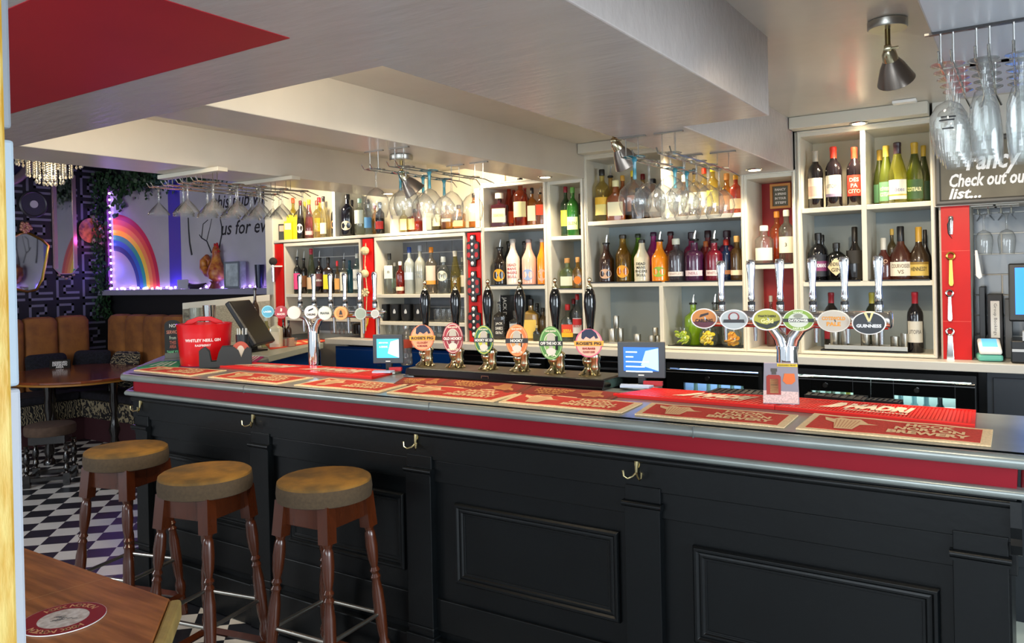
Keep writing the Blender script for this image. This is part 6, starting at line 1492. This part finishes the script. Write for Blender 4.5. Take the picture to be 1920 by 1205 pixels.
def loop_opener(label, px, py, mat, L, w, loop):
    t, q = opener(px, py, label)
    B().tube([(loop*math.cos(a), -.006, L*.42+loop*math.sin(a)) for a in [2*PI*k/16 for k in range(16)]], .005, 8, closed=True).obj('loop', mat, t, smooth=True)
    B().prism([(-w*.6, L*.32), (w*.6, L*.32), (w, -L*.45), (w*.6, -L*.52), (-w*.6, -L*.52), (-w, -L*.45)], -.009, -.003, 'y').obj('handle', mat, t, bevel=.002)
    return t
loop_opener('gold bottle opener, second from the top of the red strip', 1783, 505, GOLD, .15, .010, .016)
loop_opener('chrome bottle opener with dark lettering, third from the top', 1781, 573, STEEL, .14, .010, .014)
t = loop_opener('flat broad steel bottle opener, lowest on the red strip', 1782, 650, STEEL, .17, .017, .015)
# right-hand counter: reader, binder, file, till
q = at(1852, 684, Z=ZB); t = thing('card_reader', 'white and teal card reader with a blue screen on the back counter', 'card reader', (q.x, 4.20, ZB), math.radians(8))
B().box(-.05, .05, -.05, .06, 0, .03).obj('dock', pm('#5fae9c', .4), t, bevel=.01)
o = B().box(-.045, .045, -.055, .055, 0, .022).obj('terminal', WHITE, t, bevel=.008, loc=(0, -.005, .055), rot=(math.radians(28), 0, 0))
B().box(-.03, .03, -.02, .045, .022, .0235).obj('display', pm('#5fa8e0', .3, emit=.6), o)
q = at(1868, 684, Y=4.34); t = thing('ring_binder', 'black ring binder with handwritten white spine label beside the till', 'binder', (q.x, 4.34, ZB-.0))
hb = at(1868, 552, Y=4.31).z-ZB
B().box(-.030, .030, -.03, .14, 0, hb).obj('cover', pm('#26262a', .5), t, bevel=.003)
lb = B().box(-.018, .018, -.0312, -.03, hb*.32, hb*.90).obj('spine_label', WHITE, t)
B().text('Group Bookings', lambda u, v: (-.0+v, -.0316, hb*.61-u), w=hb*.5, h=.016, bold=.0).obj('lettering', pm('#33343c', .6), lb)
t = thing('ring_binder', 'thin black binder standing left of the labelled one', 'binder', (q.x-.052, 4.36, ZB)); B().box(-.012, .012, -.03, .14, 0, hb*1.12).obj('cover', BLACK, t, bevel=.002)
t = thing('file_box', 'grey file standing right of the labelled binder', 'binder', (q.x+.052, 4.36, ZB)); B().box(-.014, .014, -.03, .14, 0, hb*.92).obj('cover', pm('#5c5f63', .5), t, bevel=.002)
t = thing('receipt_printer', 'black box with a small card lying low before the tiled wall', 'printer', (-.185, 4.40, ZB)); B().box(-.03, .06, -.04, .06, 0, .10).box(-.03, .06, -.042, -.04, .045, .05).obj('box', BLACK, t, bevel=.004)
t = thing('till', 'black till with bright blue screen at the right picture edge', 'till', (.08, 4.2, ZB))
B().box(-.145, .16, -.08, .12, 0, .10).obj('printer_base', BLACK, t, bevel=.006)
B().box(-.03, .03, 0, .03, .10, .22).obj('neck', BLACK, t)
o = B().box(-.15, .17, -.02, .02, -.13, .13).obj('monitor', BLACK, t, bevel=.006, loc=(0, 0, .31), rot=(math.radians(-6), 0, 0))
B().box(-.125, .15, -.0215, -.02, -.10, .11).obj('display', pm('#1470e0', .3, emit=1.3), o)
B().box(-.14, -.08, -.0815, -.08, .05, .062).box(-.10, -.05, -.09, .0, .10, .14).obj('receipt', pm('#b8bcc0', .4), t)
B().text('Open', lambda u, v: (-.07+u, -.0815, .065+v), w=.045, bold=.03).obj('lettering', WHITE, t)
q = at(1828, 497, Y=4.30); t = thing('bar_cloth', 'white cloth hanging at the edge of the red strip', 'cloth', (q.x+.012, 4.235, q.z))
B().prism([(-.008, .07), (.002, .07), (.02, -.055), (.008, -.065), (-.006, -.05)], -.015, .015, 'y').obj('cloth', WHITE, t, bevel=.003)
# fruit jars
def fruit_jar(px, label, c1, c2, lid=False):
    q = at(px, 640, Y=4.27); t = thing('fruit_jar', label, 'jar', (q.x, 4.27, 1.176), 0, 'fruit jars on the widest unit')
    B().lathe([(.035, 0), (.046, .012), (.052, .04), (.048, .07), (.036, .085), (.036, .10), (.040, .105)], 24, cap=(True, False)).obj('jar', glass('#f4f8f4', .02, gl=1, edge=.8), t, smooth=True)
    random.seed(px)
    for i in range(30):
        a, rr, z = random.uniform(0, 6.28), random.uniform(.0, .034), .012+.0021*i
        s = B().lathe([(.013, 0), (.014, .003), (.013, .006)], 12)
        s.obj('fruit_slice', pm(c1 if i % 3 else c2, .5), t, loc=(rr*math.cos(a), rr*math.sin(a), z), rot=(random.uniform(.3, 1.3), random.uniform(-.5, .5), a), smooth=True)
    if lid: B().tube([(.036*math.cos(a), .036*math.sin(a), .10) for a in [2*PI*k/20 for k in range(20)]], .002, 5, closed=True).tube([(.03, 0, .10), (.05, 0, .08), (.048, 0, .05)], .002, 5).obj('wire_clip', STEEL, t)
fruit_jar(1280, 'glass jar of lime slices on the widest unit bottom shelf', '#a8c41e', '#d8dc4a')
fruit_jar(1328, 'glass jar of lemon slices, middle of the three fruit jars', '#e8cc1e', '#f2e06a')
fruit_jar(1373, 'glass jar of orange slices with wire clip, rightmost fruit jar', '#e8a018', '#f0b840', True)
# steel measures
for i, (px, Y, r, h, z, lb) in enumerate([(1148, 4.28, .021, .085, 1.176, 'front steel spirit measure beside the left wall of the cell'), (1163, 4.34, .021, .085, 1.176, 'steel spirit measure right of the front one'), (1156, 4.31, .018, .075, 1.262, 'tall steel measure stacked on top of two measures'),
        (1195, 4.30, .022, .055, 1.176, 'barrel shaped steel thimble measure alone'), (1222, 4.28, .017, .05, 1.176, 'small steel measure left of the divider'), (1233, 4.31, .017, .05, 1.176, 'small steel measure against the divider'), (1229, 4.295, .017, .045, 1.227, 'steel measure stacked beside the divider')]):
    q = at(px, 630, Y=Y); simple('spirit_measure', lb, 'measure', (q.x, Y, z), [(r*.92, 0), (r, .004), (r, h-.003), (r*.93, h), (r*.9, h-.01)], BRUSH, 18, 'steel spirit measures', part='cup')
q = at(1190, 640, Y=4.25); t = thing('drip_tray', 'flat steel tray with blue tint behind the right payment screen', 'tray', (q.x+.03, 4.24, 1.176)); B().box(-.18, .14, -.03, .0, 0, .01).obj('tray', BRUSH, t, bevel=.002)
a, c = at(1547, 660, Y=4.23), at(1702, 660, Y=4.23)
t = thing('steel_tray', 'long flat steel tray holding cups on the wine unit bottom shelf', 'tray', ((a.x+c.x)/2, 4.26, 1.176)); w = (c.x-a.x)/2
B().box(-w, w, -.04, .07, .008, .012).box(-w, w, -.04, -.037, .008, .032).box(-w, w, .067, .07, .008, .03).obj('tray', BRUSH, t, bevel=.001)
B().box(-w*1.1, w*1.0, -.045, .08, 0, .007).obj('rubber_mat', BLACK, t)
for px, r, h, lb in [(1565, .022, .085, 'steel cup at the left end of the long tray'), (1584, .018, .09, 'narrow steel cup second on the long tray'), (1623, .022, .085, 'steel cup third on the long tray'), (1642, .019, .085, 'steel cup fourth on the long tray'), (1678, .02, .065, 'short steel cup fifth on the long tray'), (1696, .017, .08, 'tall steel jigger at the right end of the long tray')]:
    q = at(px, 640, Y=4.27); simple('steel_cup', lb, 'cup', (q.x, 4.27, 1.1885), [(r*.9, 0), (r, .004), (r, h), (r*.92, h), (r*.9, .01)], BRUSH, 20, 'steel cups on the long tray', part='cup', cap=(True, False))
# shelf mats
for x0_, x1_, z_, lb in [(-.955, -.69, 1.531, 'black rubber mat under the black gin bottles'), (-.65, -.385, 1.531, 'black rubber mat under the cognac bottles'), (-1.24, -1.02, 1.626, 'black rubber mat under the small clear gin bottle'), (-2.2, -1.74, 1.539, 'black rubber mat under the rum bottles'), (-1.72, -1.28, 1.539, 'black rubber mat under the gin bottles'), (-2.96, -2.52, 1.531, 'black rubber mat under the flavoured rums'), (-2.455, -2.255, 1.504, 'black rubber mat under the tequila bottles'), (-1.71, -1.29, 1.1755, 'black rubber mat under the fruit jars'), (-3.45, -3.05, 1.9145, 'black mat under the whiskies on the long shelf')]:
    t = thing('shelf_mat', lb, 'mat', ((x0_+x1_)/2, 4.30, z_-.0008), 0, 'black shelf mats'); w = (x1_-x0_)/2; B().box(-w, w, -.095, .10, 0, .0015).box(-w, w, -.10, -.095, -.001, .006).obj('mat', BLACK, t)
# wooden sign
q = at(1462, 367, Y=4.42); t = thing('wooden_sign', 'small wood framed sign with white lettering in the red-backed unit', 'sign', (q.x, 4.44, q.z))
B().frame(-.055, .055, -.068, .068, -.005, [(0, -.01), (0, .008), (.013, .008), (.013, -.002)]).obj('frame', pm('#e09c50', .5), t)
bo = B().box(-.04, .04, -.004, .006, -.054, .054).obj('board', pm('#6a6a5c', .6), t)
for i, s in enumerate(('FANCY', 'A SPRING', 'IN YOUR', 'STEP?')):
    B().text(s, lambda u, v: (u, -.0046, .036-.024*i+v), w=.06, h=.014, bold=.05).obj('lettering', WHITE, bo)
# black bottle holders on the red strip
for i, (y0_, y1_) in enumerate(((440, 500), (508, 566), (573, 632))):
    a, c = at(887, y0_, Y=4.2), at(887, y1_, Y=4.2); hh = a.z-c.z
    t = thing('cap_holder', '%s black cross-shaped holder with red discs on the red strip' % ('topmost', 'middle', 'lowest')[i], 'holder', (-3.057, 4.203, (a.z+c.z)/2), 0, 'black holders on the red strip')
    B().prism([(-.02, -hh/2), (.02, -hh/2), (.024, -hh*.3), (.05, -hh*.27), (.05, hh*.27), (.024, hh*.3), (.02, hh/2), (-.02, hh/2), (-.024, hh*.3), (-.05, hh*.27), (-.05, -hh*.27), (-.024, -hh*.3)], -.016, 0, 'y').obj('plate', BLACK, t, bevel=.004)
    for sx in (-1, 1):
        for sz in (-1, 1): B().prism(ell(sx*.031, sz*hh*.13, .014, .018, 18), -.018, -.016, 'y').obj('red_disc', pm('#a81414', .4), t)
    for k in range(5): B().sphere((0, -.02, hh*(-.40+.2*k)), .011 if k in (0, 4) else .008, 10, 6, 1.3).obj('white_bead', WHITE, t, smooth=True)
# straw garland
t = thing('straw_garland', 'straw ball garland hanging on the red strip beside the vodka case', 'garland', (0, 0, 0))
SB = pm('#cdbf94', .8, noise=.2, scale=60, bump=.5)
def gp(px, py, Y=4.172): q = at(px, py, Y=Y); return (q.x, q.y, q.z)
B().tube([gp(686, 456), gp(684, 500), gp(688, 540), gp(686, 620)], .003, 6).obj('cord', SB, t)
for px, py, r in ((684, 470, .032), (684, 513, .030)):
    x_, y_, z_ = gp(px, py); B().sphere((x_, y_, z_), r, 14, 9).tube([(x_+.01, y_, z_+.02), (x_+.02, y_-.01, z_+.055)], [.008, .002], 6).obj('ball', SB, t, smooth=True)
b = B()
for i in range(10):
    x_, y_, z_ = gp(686, 548); a = i*.9; b.tube([(x_, y_, z_), (x_+.035*math.cos(a), y_-.01, z_+.03*math.sin(a))], [.012, .008], 7)
b.obj('bow', SB, t, smooth=True)
t = thing('yellow_clip', 'loop of yellow and black tape hanging below the straw garland', 'ribbon', (0, 0, 0))
B().tube([gp(683, 600), gp(680, 612), gp(684, 618), gp(689, 606), gp(690, 596)], .004, 6).obj('loop', pm('#c8c030', .5), t)
# microphone style device
q = at(514, 490, Y=4.16); t = thing('microphone', 'black foam topped microphone in a white holder on the end post', 'microphone', (q.x, 4.15, q.z))
B().sphere((0, 0, 0), .032, 16, 10).obj('foam_head', pm('#2a2422', .95, bump=.4), t, smooth=True)
B().tube([(0, 0, -.025), (.002, 0, -.16)], [.014, .011], 12).obj('body', STEEL, t, smooth=True)
B().box(-.012, .045, -.015, .056, -.045, -.033).obj('holder', WHITE, t, bevel=.002)
# spot lamps
def spotlamp(label, P, aim, s=1, power=0, base=True):
    t = thing('spot_lamp', label, 'spot lamp', P, 0, 'brass and steel spot lamps')
    if base: B().lathe([(.055*s, -.028), (.058*s, -.024), (.058*s, -.004), (.05*s, 0)], 28).obj('ceiling_rose', BRUSH, t, smooth=True)
    B().tube([(0, 0, -.02*s), (0, 0, -.085*s)], .008*s, 10).obj('arm', pm('#8a7a50', .3, 1), t, smooth=True)
    B().lathe([(.012*s, -.01), (.014*s, 0), (.012*s, .01)], 12).tube([(0, 0, 0), (0, 0, .03)], .004, 6).obj('joint', BR, t, smooth=True, loc=(0, 0, -.088*s), rot=(0, PI/2, 0))
    d = Vector(aim).normalized(); q = Vector((0, 0, -1)).rotation_difference(d).to_euler()
    hd = B().lathe([(.052*s, -.115*s), (.056*s, -.112*s), (.036*s, -.06*s), (.022*s, -.035*s), (.018*s, -.02*s), (.012*s, 0)], 28, cap=(False, True)).obj('shade', pm('#8f857c', .28, .9), t, smooth=True, loc=(0, 0, -.092*s), rot=q, solid=.0015)
    B().lathe([(.020*s, -.04*s), (.0235*s, -.038*s), (.021*s, -.012*s), (.014*s, 0)], 20).obj('brass_collar', BR, t, smooth=True, loc=(0, 0, -.092*s), rot=q)
    if power:
        B().sphere((0, 0, -.085*s), .02*s, 12, 8).obj('bulb', pm('#ffe0a8', .4, emit=6), hd)
        pos = Vector(P)+Vector((0, 0, -.092*s))+d*.12*s
        lamp('spot_lamp_beam', 'SPOT', pos, power, WARM, pos+d, .03, spot=100)
    return t
spotlamp('steel and brass spot lamp hanging from the ceiling at the upper right', (-.35, 2.69, ZC), (.15, .9, -1.0), 1.0, 34)
spotlamp('brass spot lamp hanging left of the main soffit end', (-1.345, 2.80, 2.20), (.35, .8, -1.1), .95, 18)
q = at(752, 290, Z=Z2)
spotlamp('spot lamp hanging behind the middle rack of glasses', (q.x, q.y, Z2), (.35, .5, -.8), .95, 16)
spotlamp('brass spot lamp cut off by the top picture edge at the right', (-.30, 1.66, ZC), (.9, .3, -.35), .8, 0)
lamp('bar_fill_spot', 'SPOT', (-.25, 1.72, 2.25), 14, WARM, (-.8, 2.7, 1.1), .04, spot=90)  # light of the cut-off lamp, kept apart and aimed at the bar
lamp('spot_beam_on_beams', 'SPOT', (-1.6, 1.75, 2.25), 8, WARM, (-2.3, 2.1, 2.2), .05, spot=120)
lamp('spot_beam_on_beams', 'SPOT', (-2.75, 1.75, 2.28), 9, WARM, (-3.5, 2.1, 2.25), .05, spot=120)
lamp('bar_fill_spot', 'SPOT', (-1.75, 1.95, 2.3), 26, WARM, (-2.2, 2.7, 1.1), .06, spot=95)  # added without a fixture to brighten the bar top, hidden between beams
lamp('bar_fill_spot', 'SPOT', (-2.9, 1.95, 2.3), 26, WARM, (-3.4, 2.7, 1.1), .06, spot=95)  # second added bar light with no fixture, over the left towels
q = at(1697, 189, Z=ZC); t = thing('ceiling_sensor', 'small flat white box on the ceiling by the boxed fascia', 'sensor', (q.x, 4.02, ZC-.001))
B().box(-.05, .05, -.02, .03, -.014, 0).obj('case', WHITE, t, bevel=.003)
